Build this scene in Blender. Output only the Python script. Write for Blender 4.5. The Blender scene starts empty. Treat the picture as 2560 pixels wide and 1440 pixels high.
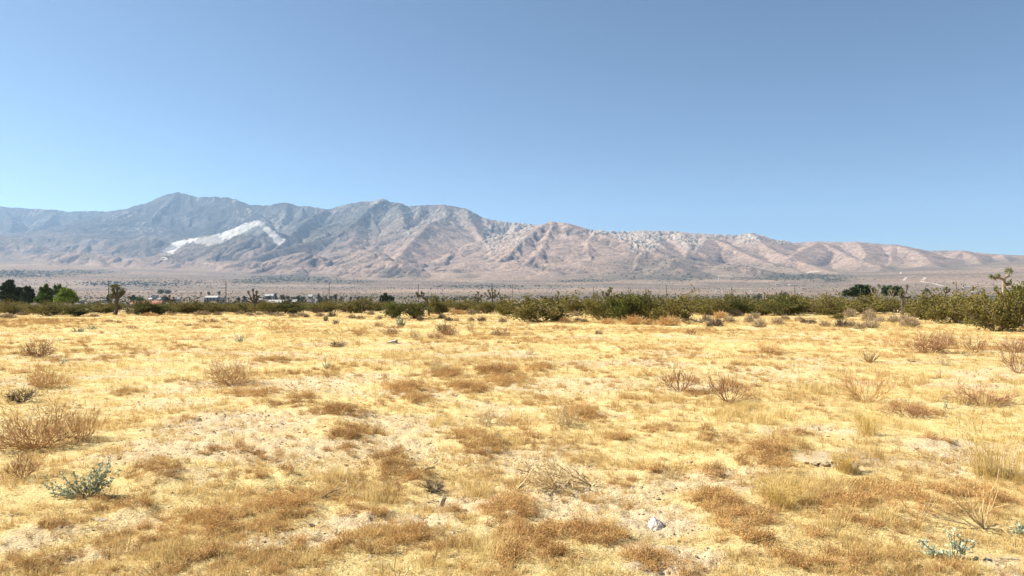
import bpy, bmesh, math, random
import numpy as np
from mathutils import Vector, Matrix, noise as mnoise

S = bpy.context.scene
COL = S.collection

# ------------------------------------------------------------------ camera
F, CX, CY, HZ = 1850.0, 1280.0, 720.0, 746.0      # focal length and horizon row in photo pixels
CAMZ = 1.6
PITCH = math.atan((HZ - CY) / F)
cam_d = bpy.data.cameras.new("camera")
cam = bpy.data.objects.new("camera", cam_d)
COL.objects.link(cam)
cam.location = (0, 0, CAMZ)
cam.rotation_euler = (math.pi / 2 + PITCH, 0, 0)
cam_d.sensor_width = 36.0
cam_d.lens = F / 2560.0 * 36.0
cam_d.clip_start, cam_d.clip_end = 0.1, 60000
S.camera = cam

# ------------------------------------------------------------------ light
SUN_EL, SUN_AZ = math.radians(41), math.radians(-80)     # azimuth from +Y (view direction) towards +X
TO_SUN = Vector((math.sin(SUN_AZ) * math.cos(SUN_EL), math.cos(SUN_AZ) * math.cos(SUN_EL), math.sin(SUN_EL)))
W = bpy.data.worlds.new("World")
S.world = W
W.use_nodes = True
nt = W.node_tree
nt.nodes.clear()
sky = nt.nodes.new("ShaderNodeTexSky")
sky.sky_type = 'NISHITA'
sky.sun_disc = False
sky.sun_elevation = SUN_EL
sky.sun_rotation = SUN_AZ
sky.altitude = 1500
sky.air_density = 0.78
sky.dust_density = 1.4
sky.ozone_density = 1.6
bg = nt.nodes.new("ShaderNodeBackground")
bg.inputs[1].default_value = 0.05
wo = nt.nodes.new("ShaderNodeOutputWorld")
tnt = nt.nodes.new("ShaderNodeMix"); tnt.data_type = 'RGBA'; tnt.blend_type = 'MULTIPLY'
tnt.inputs[0].default_value = 1.0; tnt.inputs[7].default_value = (0.85, 0.985, 1.0, 1)      # the whole sky a touch more cyan
nt.links.new(sky.outputs[0], tnt.inputs[6])
nt.links.new(tnt.outputs[2], bg.inputs[0])
nt.links.new(bg.outputs[0], wo.inputs[0])

sun_d = bpy.data.lights.new("sun", 'SUN')
sun_d.energy = 5.0
sun_d.angle = math.radians(0.53)
sun_d.color = (1.0, 0.93, 0.82)
sun = bpy.data.objects.new("sun", sun_d)
COL.objects.link(sun)
sun.location = (-40, 20, 60)
sun.rotation_euler = TO_SUN.to_track_quat('Z', 'Y').to_euler()

S.view_settings.view_transform = 'Standard'
S.view_settings.look = 'None'
S.view_settings.exposure = 1.42
S.view_settings.gamma = 1.0
S.view_settings.use_curve_mapping = False
S.render.engine = 'CYCLES'
cy = S.cycles
cy.use_denoising = True
cy.denoiser = 'OPENIMAGEDENOISE'
cy.denoising_input_passes = 'RGB_ALBEDO_NORMAL'
cy.denoising_prefilter = 'NONE'
cy.max_bounces = 5
cy.diffuse_bounces = 3
cy.glossy_bounces = 1
cy.transmission_bounces = 2
cy.volume_bounces = 1
cy.transparent_max_bounces = 4
cy.sample_clamp_indirect = 4
cy.use_adaptive_sampling = False

# ------------------------------------------------------------------ helpers: pixels to world
_ca, _sa = math.cos(PITCH), math.sin(PITCH)

def ray(px, py):
    u, v = (px - CX) / F, (CY - py) / F
    return (u, _ca - _sa * v, _sa + _ca * v)

def at(px, py, Y):
    """world point on the ray of a photo pixel at depth Y"""
    x, y, z = ray(px, py)
    k = Y / y
    return np.array((x * k, Y, CAMZ + z * k))

def _hash(ix, iy, seed):
    ix = ix.astype(np.int64).astype(np.uint64)
    iy = iy.astype(np.int64).astype(np.uint64)
    h = ix * np.uint64(374761393) + iy * np.uint64(668265263) + np.uint64(seed * 1442695 + 977)
    h = (h ^ (h >> np.uint64(13))) * np.uint64(1274126177)
    h = h ^ (h >> np.uint64(16))
    return (h & np.uint64(0xFFFFFF)).astype(np.float64) / float(0xFFFFFF)

def vn(x, y, seed=0):
    """value noise 0..1"""
    x = np.asarray(x, float); y = np.asarray(y, float)
    x0, y0 = np.floor(x), np.floor(y)
    fx, fy = x - x0, y - y0
    fx = fx * fx * fx * (fx * (fx * 6 - 15) + 10)
    fy = fy * fy * fy * (fy * (fy * 6 - 15) + 10)
    a, b = _hash(x0, y0, seed), _hash(x0 + 1, y0, seed)
    c, d = _hash(x0, y0 + 1, seed), _hash(x0 + 1, y0 + 1, seed)
    return (a * (1 - fx) + b * fx) * (1 - fy) + (c * (1 - fx) + d * fx) * fy

def fbm(x, y, seed=0, octv=4):
    s, a, t = 0.0, 0.5, 0.0
    for i in range(octv):
        ang = 0.7 * i
        xx, yy = x * math.cos(ang) - y * math.sin(ang), x * math.sin(ang) + y * math.cos(ang)
        s = s + a * vn(xx * 2 ** i + 17.3 * i, yy * 2 ** i - 9.1 * i, seed + i)
        t += a
        a *= 0.5
    return s / t

def sstep(a, b, x):
    t = np.clip((np.asarray(x, float) - a) / (b - a), 0, 1)
    return t * t * (3 - 2 * t)

_fr = np.array([0, 90, 250, 420, 700, 1000, 1500, 2000, 2800, 3600, 4400, 5200, 6500, 8000, 12500], float)
_fz = np.array([0, 0, -1.2, -3.8, -4.2, -1.5, 7.5, 18, 38, 68, 110, 158, 255, 370, 600], float)

def fan(r):
    return np.interp(r, _fr, _fz)

def gz_low(x, y):
    """the field's gentle undulation; everything stands on this"""
    r = np.hypot(x, y)
    near = (fbm(x / 3.3, y / 3.3, 5, 3) - 0.5) * 0.14 * sstep(1, 4, r) * (1 - sstep(60, 140, r))
    return near + fan(r)

def ground_pt(px, py):
    x, y, z = ray(px, py)
    zg = 0.0
    for _ in range(6):
        k = (zg - CAMZ) / z
        zg = float(gz_low(x * k, y * k))
    return np.array((x * k, y * k, zg))

# ------------------------------------------------------------------ helpers: meshes and objects
class MB:
    """collects polygons, with one float per face kept as the attribute 'tint'"""
    def __init__(self):
        self.v, self.f, self.t = [], [], []
    def add(self, vs, fs, tint=0.5):
        o = len(self.v)
        self.v += [tuple(p) for p in vs]
        for f in fs:
            self.f.append(tuple(i + o for i in f))
            self.t.append(tint)
    def tube(self, pts, rads, sides=3, tint=0.5, cap=False):
        n = len(pts)
        rings = []
        for i in range(n):
            a = pts[max(i - 1, 0)]; b = pts[min(i + 1, n - 1)]
            d = (b - a)
            d = d.normalized() if d.length > 1e-9 else Vector((0, 0, 1))
            ref = Vector((0, 0, 1)) if abs(d.z) < 0.9 else Vector((1, 0, 0))
            u = d.cross(ref).normalized(); w = d.cross(u)
            rings.append([pts[i] + (u * math.cos(2 * math.pi * k / sides) + w * math.sin(2 * math.pi * k / sides)) * rads[i] for k in range(sides)])
        vs = [p for r in rings for p in r]
        fs = []
        for i in range(n - 1):
            for k in range(sides):
                k2 = (k + 1) % sides
                fs.append((i * sides + k, i * sides + k2, (i + 1) * sides + k2, (i + 1) * sides + k))
        if cap:
            fs.append(tuple(range(sides))[::-1])
            fs.append(tuple((n - 1) * sides + k for k in range(sides)))
        self.add(vs, fs, tint)
    def box(self, x0, x1, y0, y1, z0, z1, tint=0.5):
        vs = [(x, y, z) for z in (z0, z1) for y in (y0, y1) for x in (x0, x1)]
        self.add(vs, [(0, 2, 3, 1), (4, 5, 7, 6), (0, 1, 5, 4), (2, 6, 7, 3), (0, 4, 6, 2), (1, 3, 7, 5)], tint)
    def leaf(self, p, d, n, L, w, tint=0.5):
        s = d.cross(n)
        s = s.normalized() * w * 0.5 if s.length > 1e-6 else Vector((w * .5, 0, 0))
        m = p + d * L * 0.45
        self.add([p, m + s, p + d * L, m - s], [(0, 1, 2, 3)], tint)
    def blade(self, p, d, L, w, bend, tint=0.5):
        """a grass blade: tapered two-piece strip that droops"""
        h = Vector((d.x, d.y, 0))
        h = h.normalized() if h.length > 1e-4 else Vector((1, 0, 0))
        s = Vector((-h.y, h.x, 0)) * w * 0.5
        d2 = (d + h * bend - Vector((0, 0, bend * 0.6))).normalized()
        m = p + d * L * 0.55
        e = m + d2 * L * 0.45
        self.add([p - s, p + s, m + s * .7, m - s * .7, e], [(0, 1, 2, 3), (3, 2, 4)], tint)
    def normalise(self, other=None):
        """scale to about one unit wide and one high"""
        A = np.array(self.v)
        wd = max(np.percentile(np.hypot(A[:, 0], A[:, 1]), 96) * 2, 1e-3); ht = max(np.percentile(A[:, 2], 98.5), 1e-3)
        for m in (self, other):
            if m: m.v = [(p[0] / wd, p[1] / wd, p[2] / ht) for p in m.v]
    def mesh(self, name, mat):
        me = bpy.data.meshes.new(name)
        me.from_pydata(self.v, [], self.f)
        at_ = me.attributes.new("tint", 'FLOAT', 'FACE')
        at_.data.foreach_set("value", np.array(self.t, np.float32))
        if mat: me.materials.append(mat)
        me.update()
        return me

def mesh_np(name, V, Q, mat, smooth=True, cols=None, fl=None):
    V = np.asarray(V, np.float32); Q = np.asarray(Q, np.int32)
    k = Q.shape[1]
    me = bpy.data.meshes.new(name)
    me.vertices.add(len(V)); me.vertices.foreach_set("co", V.ravel())
    me.loops.add(Q.size); me.loops.foreach_set("vertex_index", Q.ravel())
    me.polygons.add(len(Q))
    me.polygons.foreach_set("loop_start", np.arange(0, Q.size, k, dtype=np.int32))
    me.update(calc_edges=True)
    me.polygons.foreach_set("use_smooth", np.full(len(Q), smooth))
    if cols is not None:
        a = me.attributes.new("col", 'FLOAT_COLOR', 'POINT')
        c = np.ones((len(V), 4), np.float32); c[:, :3] = cols
        a.data.foreach_set("color", c.ravel())
    for nm, vals in (fl or {}).items():
        a = me.attributes.new(nm, 'FLOAT', 'POINT')
        a.data.foreach_set("value", np.asarray(vals, np.float32))
    me.materials.append(mat)
    me.validate()
    return me

def link(name, me, parent=None, loc=(0, 0, 0), rz=0.0, sc=1.0):
    o = bpy.data.objects.new(name, me)
    COL.objects.link(o)
    o.location = loc
    o.rotation_euler = (0, 0, rz)
    o.scale = (sc, sc, sc) if not hasattr(sc, '__len__') else sc
    if parent: o.parent = parent
    return o

def tag(o, label, cat, group=None):
    o["label"] = label; o["category"] = cat
    if group: o["group"] = group
    return o

def kind(o, k):
    o["kind"] = k
    return o

def rv(R, s=1.0):
    return Vector((R.gauss(0, s), R.gauss(0, s), R.gauss(0, s)))

# ------------------------------------------------------------------ materials
def mat(name, c1, c2=None, tint=None, nscale=None, namp=0.5, rough=0.95, spec=0.15, transl=0.0, bump=0.0, bscale=None, col=False, tex='Object'):
    m = bpy.data.materials.new(name); m.use_nodes = True
    t = m.node_tree; t.nodes.clear()
    N, Lk = t.nodes.new, t.links.new
    out = N("ShaderNodeOutputMaterial")
    p = N("ShaderNodeBsdfPrincipled")
    p.inputs["Roughness"].default_value = rough
    p.inputs["Specular IOR Level"].default_value = spec
    c2 = c2 or tuple(c * 0.7 for c in c1)
    mix = N("ShaderNodeMix"); mix.data_type = 'RGBA'
    mix.inputs[6].default_value = (*c1, 1); mix.inputs[7].default_value = (*c2, 1)
    mix.inputs[0].default_value = 0.0
    tc = N("ShaderNodeTexCoord")
    fac = None
    if tint:
        a = N("ShaderNodeAttribute"); a.attribute_name = "tint"
        a.attribute_type = 'GEOMETRY' if tint == 'geo' else 'INSTANCER'
        fac = a.outputs["Fac"]
        if tint == 'both':
            b = N("ShaderNodeAttribute"); b.attribute_name = "tint"; b.attribute_type = 'GEOMETRY'
            ad = N("ShaderNodeMath"); ad.operation = 'MULTIPLY_ADD'
            Lk(b.outputs["Fac"], ad.inputs[0]); ad.inputs[1].default_value = 0.5
            sc_ = N("ShaderNodeMath"); sc_.operation = 'MULTIPLY_ADD'
            Lk(a.outputs["Fac"], sc_.inputs[0]); sc_.inputs[1].default_value = 0.9; sc_.inputs[2].default_value = -0.2
            Lk(sc_.outputs[0], ad.inputs[2]); ad.use_clamp = True
            fac = ad.outputs[0]
    if nscale:
        n = N("ShaderNodeTexNoise"); n.inputs["Scale"].default_value = nscale; n.inputs["Detail"].default_value = 5
        Lk(tc.outputs[tex], n.inputs["Vector"])
        r = N("ShaderNodeMapRange"); r.inputs[1].default_value = 0.5 - 0.25; r.inputs[2].default_value = 0.5 + 0.25
        Lk(n.outputs["Fac"], r.inputs[0])
        if fac is None: fac = r.outputs[0]
        else:
            mm = N("ShaderNodeMix"); mm.data_type = 'FLOAT'; mm.inputs[0].default_value = namp
            Lk(fac, mm.inputs[2]); Lk(r.outputs[0], mm.inputs[3]); fac = mm.outputs[0]
    if fac is not None: Lk(fac, mix.inputs[0])
    Lk(mix.outputs[2], p.inputs["Base Color"])
    if bump:
        n2 = N("ShaderNodeTexNoise"); n2.inputs["Scale"].default_value = bscale or 20; n2.inputs["Detail"].default_value = 6
        Lk(tc.outputs[tex], n2.inputs["Vector"])
        b = N("ShaderNodeBump"); b.inputs["Strength"].default_value = bump; b.inputs["Distance"].default_value = 0.02
        Lk(n2.outputs["Fac"], b.inputs["Height"]); Lk(b.outputs[0], p.inputs["Normal"])
    if transl:
        tr = N("ShaderNodeBsdfTranslucent"); Lk(mix.outputs[2], tr.inputs[0])
        ms = N("ShaderNodeMixShader"); ms.inputs[0].default_value = transl
        Lk(p.outputs[0], ms.inputs[1]); Lk(tr.outputs[0], ms.inputs[2]); Lk(ms.outputs[0], out.inputs[0])
    else:
        Lk(p.outputs[0], out.inputs[0])
    return m

M = {}
M['grass'] = mat("dry_grass", (0.64, 0.50, 0.222), (0.45, 0.285, 0.112), tint='both', transl=0.42)
M['weed'] = mat("brown_weed", (0.58, 0.37, 0.148), (0.28, 0.152, 0.058), tint='both', transl=0.25)
M['straw'] = mat("straw_stick", (0.62, 0.49, 0.27), (0.40, 0.29, 0.15), tint='geo')
M['tumble'] = mat("brown_twig", (0.40, 0.225, 0.115), (0.21, 0.11, 0.06), tint='geo')
M['tumble_tan'] = mat("tan_twig", (0.64, 0.43, 0.19), (0.42, 0.24, 0.095), tint='geo')
M['tumble_mid'] = mat("rusty_tan_twig", (0.58, 0.375, 0.18), (0.37, 0.22, 0.10), tint='geo')
M['tumble_grey'] = mat("grey_twig", (0.17, 0.13, 0.10), (0.075, 0.058, 0.045), tint='geo')
M['creo'] = mat("creosote_leaf", (0.200, 0.162, 0.038), (0.098, 0.088, 0.024), tint='geo', transl=0.2)
M['creo_dark'] = mat("creosote_leaf_dark", (0.130, 0.125, 0.028), (0.062, 0.068, 0.018), tint='geo', transl=0.2)
M['creo_green'] = mat("creosote_leaf_green", (0.130, 0.138, 0.024), (0.065, 0.075, 0.016), tint='geo', transl=0.2)
M['creo_stem'] = mat("creosote_stem", (0.22, 0.175, 0.12), (0.09, 0.07, 0.05), tint='geo')
M['bursage'] = mat("grey_shrub_twig", (0.43, 0.33, 0.20), (0.24, 0.18, 0.12), tint='geo')
M['teal'] = mat("grey_green_leaf", (0.43, 0.48, 0.34), (0.25, 0.30, 0.21), tint='geo', transl=0.15)
M['silver'] = mat("silver_leaf", (0.55, 0.60, 0.45), (0.32, 0.38, 0.27), tint='geo', transl=0.15)
M['greystem'] = mat("pale_stem", (0.30, 0.31, 0.20), (0.2, 0.2, 0.13), tint='geo')
M['rock'] = mat("pale_rock", (0.52, 0.46, 0.37), (0.34, 0.29, 0.23), nscale=14, bump=0.6, bscale=40)
M['rock_grey'] = mat("grey_rock", (0.30, 0.27, 0.23), (0.16, 0.14, 0.12), nscale=18, bump=0.6, bscale=40)
M['pebble'] = mat("pebble", (0.50, 0.39, 0.26), (0.17, 0.13, 0.09), tint='inst', rough=0.9)
M['wood'] = mat("weathered_wood", (0.48, 0.40, 0.30), (0.24, 0.19, 0.14), nscale=30, bump=0.5, bscale=60)
M['soil'] = mat("crusted_soil", (0.46, 0.36, 0.225), (0.33, 0.255, 0.155), nscale=25, bump=0.8, bscale=60)
M['jtrunk'] = mat("joshua_bark", (0.145, 0.115, 0.085), (0.06, 0.05, 0.04), nscale=9, bump=0.8, bscale=14)
M['jtrunk_pale'] = mat("joshua_bark_pale", (0.36, 0.29, 0.20), (0.17, 0.13, 0.09), nscale=9, bump=0.8, bscale=14)
M['jleaf'] = mat("joshua_leaf", (0.20, 0.21, 0.085), (0.085, 0.10, 0.045), tint='geo')
M['jleaf_dark'] = mat("joshua_leaf_dark", (0.10, 0.10, 0.04), (0.05, 0.055, 0.025), tint='geo')
M['jthatch'] = mat("joshua_dead_leaf", (0.36, 0.25, 0.12), (0.17, 0.11, 0.06), tint='geo')
M['pine'] = mat("pine_needle", (0.075, 0.108, 0.050), (0.032, 0.052, 0.03), tint='geo')
M['green'] = mat("green_leaf", (0.105, 0.160, 0.036), (0.045, 0.082, 0.022), tint='geo', transl=0.2)
M['lime'] = mat("lime_leaf", (0.22, 0.29, 0.045), (0.09, 0.14, 0.022), tint='geo', transl=0.25)
M['bark'] = mat("tree_bark", (0.10, 0.075, 0.055), (0.05, 0.04, 0.03), nscale=8)
M['pole'] = mat("creosoted_pole", (0.085, 0.065, 0.05), (0.05, 0.04, 0.03), nscale=4)
M['insul'] = mat("insulator", (0.25, 0.25, 0.25))
M['white'] = mat("white_paint", (0.40, 0.395, 0.38), (0.33, 0.325, 0.31), nscale=0.4)
M['cream'] = mat("cream_wall", (0.42, 0.37, 0.30), (0.34, 0.30, 0.25), nscale=0.4)
M['redroof'] = mat("red_tile", (0.36, 0.17, 0.12), (0.28, 0.12, 0.085), nscale=1.5)
M['greyroof'] = mat("grey_roofing", (0.30, 0.29, 0.29), (0.23, 0.22, 0.22), nscale=1.5)
M['win'] = mat("window_glass", (0.03, 0.035, 0.045), rough=0.15, spec=0.6)
M['steel'] = mat("galvanised_pipe", (0.42, 0.42, 0.42), rough=0.5)
M['farveg'] = mat("far_tree_leaf", (0.060, 0.075, 0.035), (0.026, 0.036, 0.02), tint='geo')
M['scrub'] = mat("far_scrub", (0.085, 0.085, 0.05), (0.05, 0.052, 0.035), tint='geo')
M['road'] = mat("pale_dirt_road", (0.40, 0.33, 0.26), (0.33, 0.27, 0.21), nscale=0.05)

# ================================================================== blobs: patches of the field given by where they lie
def field_mask(blobs, x, y, soft=0.45):
    """blobs: (px, py, half width px, half height px, strength) -> max of soft ellipses on the ground"""
    out = np.zeros(np.shape(x))
    for (bx, by, hw, hh, st) in blobs:
        c = ground_pt(bx, by)
        r = math.hypot(c[0], c[1])
        a = hw * c[1] / F
        b = hh * c[1] ** 2 / (CAMZ * F)
        ux, uy = c[0] / r, c[1] / r
        dx, dy = x - c[0], y - c[1]
        d = np.sqrt(((dx * uy - dy * ux) / a) ** 2 + ((dx * ux + dy * uy) / b) ** 2)
        out = np.maximum(out, st * (1 - sstep(1 - soft, 1 + soft, d)))
    return out

BARE = [(600, 1060, 190, 38, .95), (760, 960, 150, 22, .8), (900, 945, 130, 16, .7), (1000, 1075, 110, 14, .7), (1480, 960, 160, 20, .6),
        (1420, 985, 120, 14, .5), (960, 1310, 180, 24, .9), (1180, 1262, 130, 22, .9), (740, 1355, 140, 24, .8), (1640, 1300, 110, 40, .95),
        (1480, 1255, 170, 35, .8), (1690, 1395, 130, 32, 1.0), (1640, 1425, 90, 16, 1), (2400, 1125, 120, 30, .9), (2350, 1170, 90, 22, .8),
        (2530, 1420, 70, 40, 1.0), (90, 1350, 110, 30, .7), (230, 1385, 100, 22, .7), (330, 885, 100, 9, .6), (560, 842, 110, 6, .6),
        (440, 1010, 110, 18, .6), (350, 930, 90, 12, .5), (60, 955, 70, 16, .7), (860, 1160, 90, 20, .5), (690, 1140, 120, 22, .7),
        (1800, 925, 130, 12, .5), (1900, 935, 140, 14, .6), (1720, 1215, 110, 22, .7), (1330, 1225, 90, 14, .5), (1800, 1195, 80, 16, .5),
        (330, 1300, 70, 22, .5), (180, 900, 90, 8, .5), (640, 905, 110, 8, .5), (1150, 870, 160, 8, .4), (480, 1190, 80, 20, .5),
        (2140, 1145, 90, 24, 1.0), (1560, 1230, 120, 20, .6)]
WEEDS = [(845, 1036, 70, 16, 1), (760, 1003, 55, 18, 1), (640, 990, 80, 12, .9), (690, 1010, 50, 10, .7), (872, 1092, 72, 24, 1), (1235, 932, 62, 14, 1),
         (1115, 938, 55, 12, .9), (1010, 975, 62, 14, .9), (1165, 975, 55, 12, 1), (1255, 955, 70, 12, 1), (1350, 925, 36, 9, 1), (1045, 1003, 40, 12, .9),
         (1215, 1120, 55, 24, .9), (1160, 1095, 60, 20, .6), (975, 1165, 50, 32, .9), (1045, 1200, 40, 24, .9), (430, 1052, 45, 10, .7), (400, 1195, 52, 18, 1),
         (395, 1170, 60, 20, .6), (545, 1310, 80, 34, 1), (335, 1272, 42, 18, 1), (720, 1275, 100, 28, .9), (575, 988, 40, 10, .8), (440, 960, 50, 10, .7),
         (310, 985, 36, 10, .7), (880, 1120, 55, 16, .7), (1275, 1285, 70, 40, 1), (1345, 1350, 100, 40, 1), (1500, 1355, 90, 36, 1), (1270, 1400, 100, 30, .7),
         (1620, 1400, 80, 26, .9), (1700, 1425, 60, 14, .6), (1925, 1140, 70, 40, 1), (1990, 1090, 40, 14, .9), (1800, 1255, 80, 30, 1), (1850, 1305, 90, 28, .9),
         (2140, 1250, 120, 40, .8), (2270, 1260, 120, 38, .9), (2450, 1250, 100, 36, .8), (2380, 1240, 80, 30, .8), (2160, 1320, 120, 30, .5), (2000, 1345, 90, 24, .6),
         (1880, 1360, 70, 24, .7), (1950, 1400, 90, 30, .7), (2100, 1410, 120, 30, .7), (2320, 1420, 120, 20, .7), (1780, 1095, 70, 18, .5), (1550, 1105, 60, 20, .6),
         (1640, 1080, 60, 18, .5), (1460, 1035, 60, 26, .9), (1345, 1095, 60, 20, .7), (1385, 1080, 70, 16, .6), (1640, 1180, 34, 12, .9), (1780, 1185, 36, 14, .9),
         (655, 1205, 36, 18, .9), (715, 1195, 30, 16, 1), (900, 1280, 80, 22, .7), (1000, 1350, 90, 34, .8), (900, 1380, 90, 30, .7), (1120, 1385, 90, 34, .8),
         (650, 1330, 50, 30, .7), (90, 805, 130, 10, .55), (190, 805, 70, 8, .45), (40, 815, 70, 8, .5), (680, 905, 50, 7, .8), (1370, 825, 160, 6, .33), (1700, 830, 170, 7, .33),
         (2230, 845, 100, 8, .35), (240, 1250, 60, 18, .6), (120, 1320, 80, 18, .5), (60, 1420, 90, 18, .6), (480, 1400, 90, 30, .6), (330, 1420, 80, 20, .5),
         (2280, 1030, 90, 16, .6), (2330, 1105, 40, 14, .5), (1120, 1290, 36, 14, .6), (2060, 1030, 60, 14, .4), (1440, 1330, 50, 30, .9), (1420, 1400, 90, 30, .9)]
TALL = [(1250, 1120, 70, 26, .8), (1110, 1065, 80, 18, .8), (1330, 1050, 70, 26, .7), (1880, 1040, 120, 26, .8), (1700, 1100, 90, 26, .6), (1960, 1115, 60, 18, .9),
        (2170, 1145, 60, 14, .8), (1930, 1225, 60, 34, 1), (2040, 1230, 70, 34, 1), (2120, 1165, 40, 20, 1), (1190, 1240, 50, 26, .8), (960, 1240, 90, 26, .6),
        (2200, 1060, 120, 26, .6), (2420, 1000, 120, 26, .7), (2080, 980, 100, 20, .6), (1500, 1420, 90, 20, .5), (1220, 1400, 60, 30, .9), (1150, 1370, 60, 20, .6),
        (450, 1395, 80, 30, .9), (300, 1370, 60, 22, .6), (830, 1200, 60, 20, .7), (2090, 1330, 50, 24, .8), (2240, 1310, 80, 30, .7), (330, 1150, 60, 18, .5),
        (480, 1170, 50, 18, .6), (1500, 1100, 90, 24, .6), (2100, 1400, 60, 24, .6), (250, 925, 60, 10, .6), (330, 915, 50, 10, .7), (1010, 890, 60, 7, .7), (1550, 1180, 110, 30, .5),
        (1680, 1010, 70, 20, .5), (2300, 950, 120, 14, .5), (1590, 800, 110, 6, 1), (1760, 810, 80, 6, .7), (2180, 815, 140, 6, .7)]
bare_blobs, weed_blobs, tall_blobs = BARE, WEEDS, TALL

def bare_at(x, y):
    r = np.hypot(x, y)
    n = fbm(x / 1.7 + 3, y / 1.1, 31, 4)
    big = fbm(x / 7.0, y / 5.0, 37, 3)
    b = sstep(0.50, 0.68, n * 0.65 + big * 0.35) * 0.75
    b = np.maximum(b, field_mask(BARE, x, y) * sstep(0.25, 0.5, n + 0.12))
    return b * (1 - 0.6 * sstep(25, 60, r))

def weed_at(x, y):
    n = fbm(x / 0.45, y / 0.45, 41, 3)
    m = field_mask([(a, b, c * .88, d * .88, e) for (a, b, c, d, e) in WEEDS], x, y, .9)
    return m * sstep(0.62 - .42 * m, 0.80 - .36 * m, n + .5 * (fbm(x / .16, y / .16, 43, 2) - .5) + .1)

# ================================================================== the far plain's colours
def blob2(px, py, blobs, soft=0.5):
    out = np.zeros(np.shape(px))
    for (bx, by, hw, hh, st) in blobs:
        d = np.hypot((px - bx) / hw, (py - by) / hh)
        out = np.maximum(out, st * (1 - sstep(1 - soft, 1 + soft, d)))
    return out

SCRUBBY = [(60, 684, 130, 9, 1), (200, 680, 100, 6, .8), (330, 709, 120, 7, .8), (430, 707, 110, 6, .6), (740, 697, 110, 9, .95), (640, 703, 80, 6, .7), (850, 705, 80, 6, .6),
           (985, 684, 55, 12, .9), (1040, 690, 40, 8, .6), (1700, 690, 90, 13, 1), (1650, 664, 120, 26, .8), (1600, 688, 100, 11, .8), (1740, 678, 60, 16, .8), (1960, 692, 150, 9, .95), (2080, 696, 60, 9, .8),
           (1880, 672, 100, 14, .7), (1830, 660, 70, 10, .6), (1480, 701, 60, 4, .9), (1420, 703, 30, 3, .7), (1230, 716, 140, 4, .5), (1170, 690, 30, 6, .7), (1380, 672, 50, 7, .5),
           (1250, 745, 900, 3, .3), (870, 660, 80, 8, .2), (1210, 560, 90, 40, .25), (620, 600, 60, 20, .35)]

def project(x, y, z):
    d = _ca * y + _sa * (z - CAMZ)
    v = (-_sa * y + _ca * (z - CAMZ)) / d
    return CX + F * x / d, CY - F * v

def desert_col(x, y, z):
    px, py = project(x, y, z)
    n1 = fbm(x / 260, y / 260, 51, 4)[:, None]
    n2 = fbm(x / 900, y / 500, 57, 3)[:, None]
    tan_ = np.array((0.205, 0.150, 0.112)); grey = np.array((0.135, 0.108, 0.086)); pale = np.array((0.30, 0.225, 0.165))
    c = grey + (tan_ - grey) * sstep(.3, .7, n2)
    c = c + (pale - c) * (sstep(.55, .8, n1) * 0.5)
    rr_ = np.hypot(x, y)
    flat = (1 - sstep(1300, 2700, rr_ + 900 * (fbm(x / 500, y / 300, 63, 3) - .5)))[:, None] * .55
    c = c + (np.array((0.098, 0.086, 0.066)) - c) * flat
    s = .85 * (blob2(px, py, SCRUBBY) * sstep(.25, .55, fbm(x / 120, y / 120, 61, 3) + .1))[:, None]
    c = c + (np.array((0.050, 0.055, 0.042)) - c) * s * 0.85
    return c, s[:, 0], px, py

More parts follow.
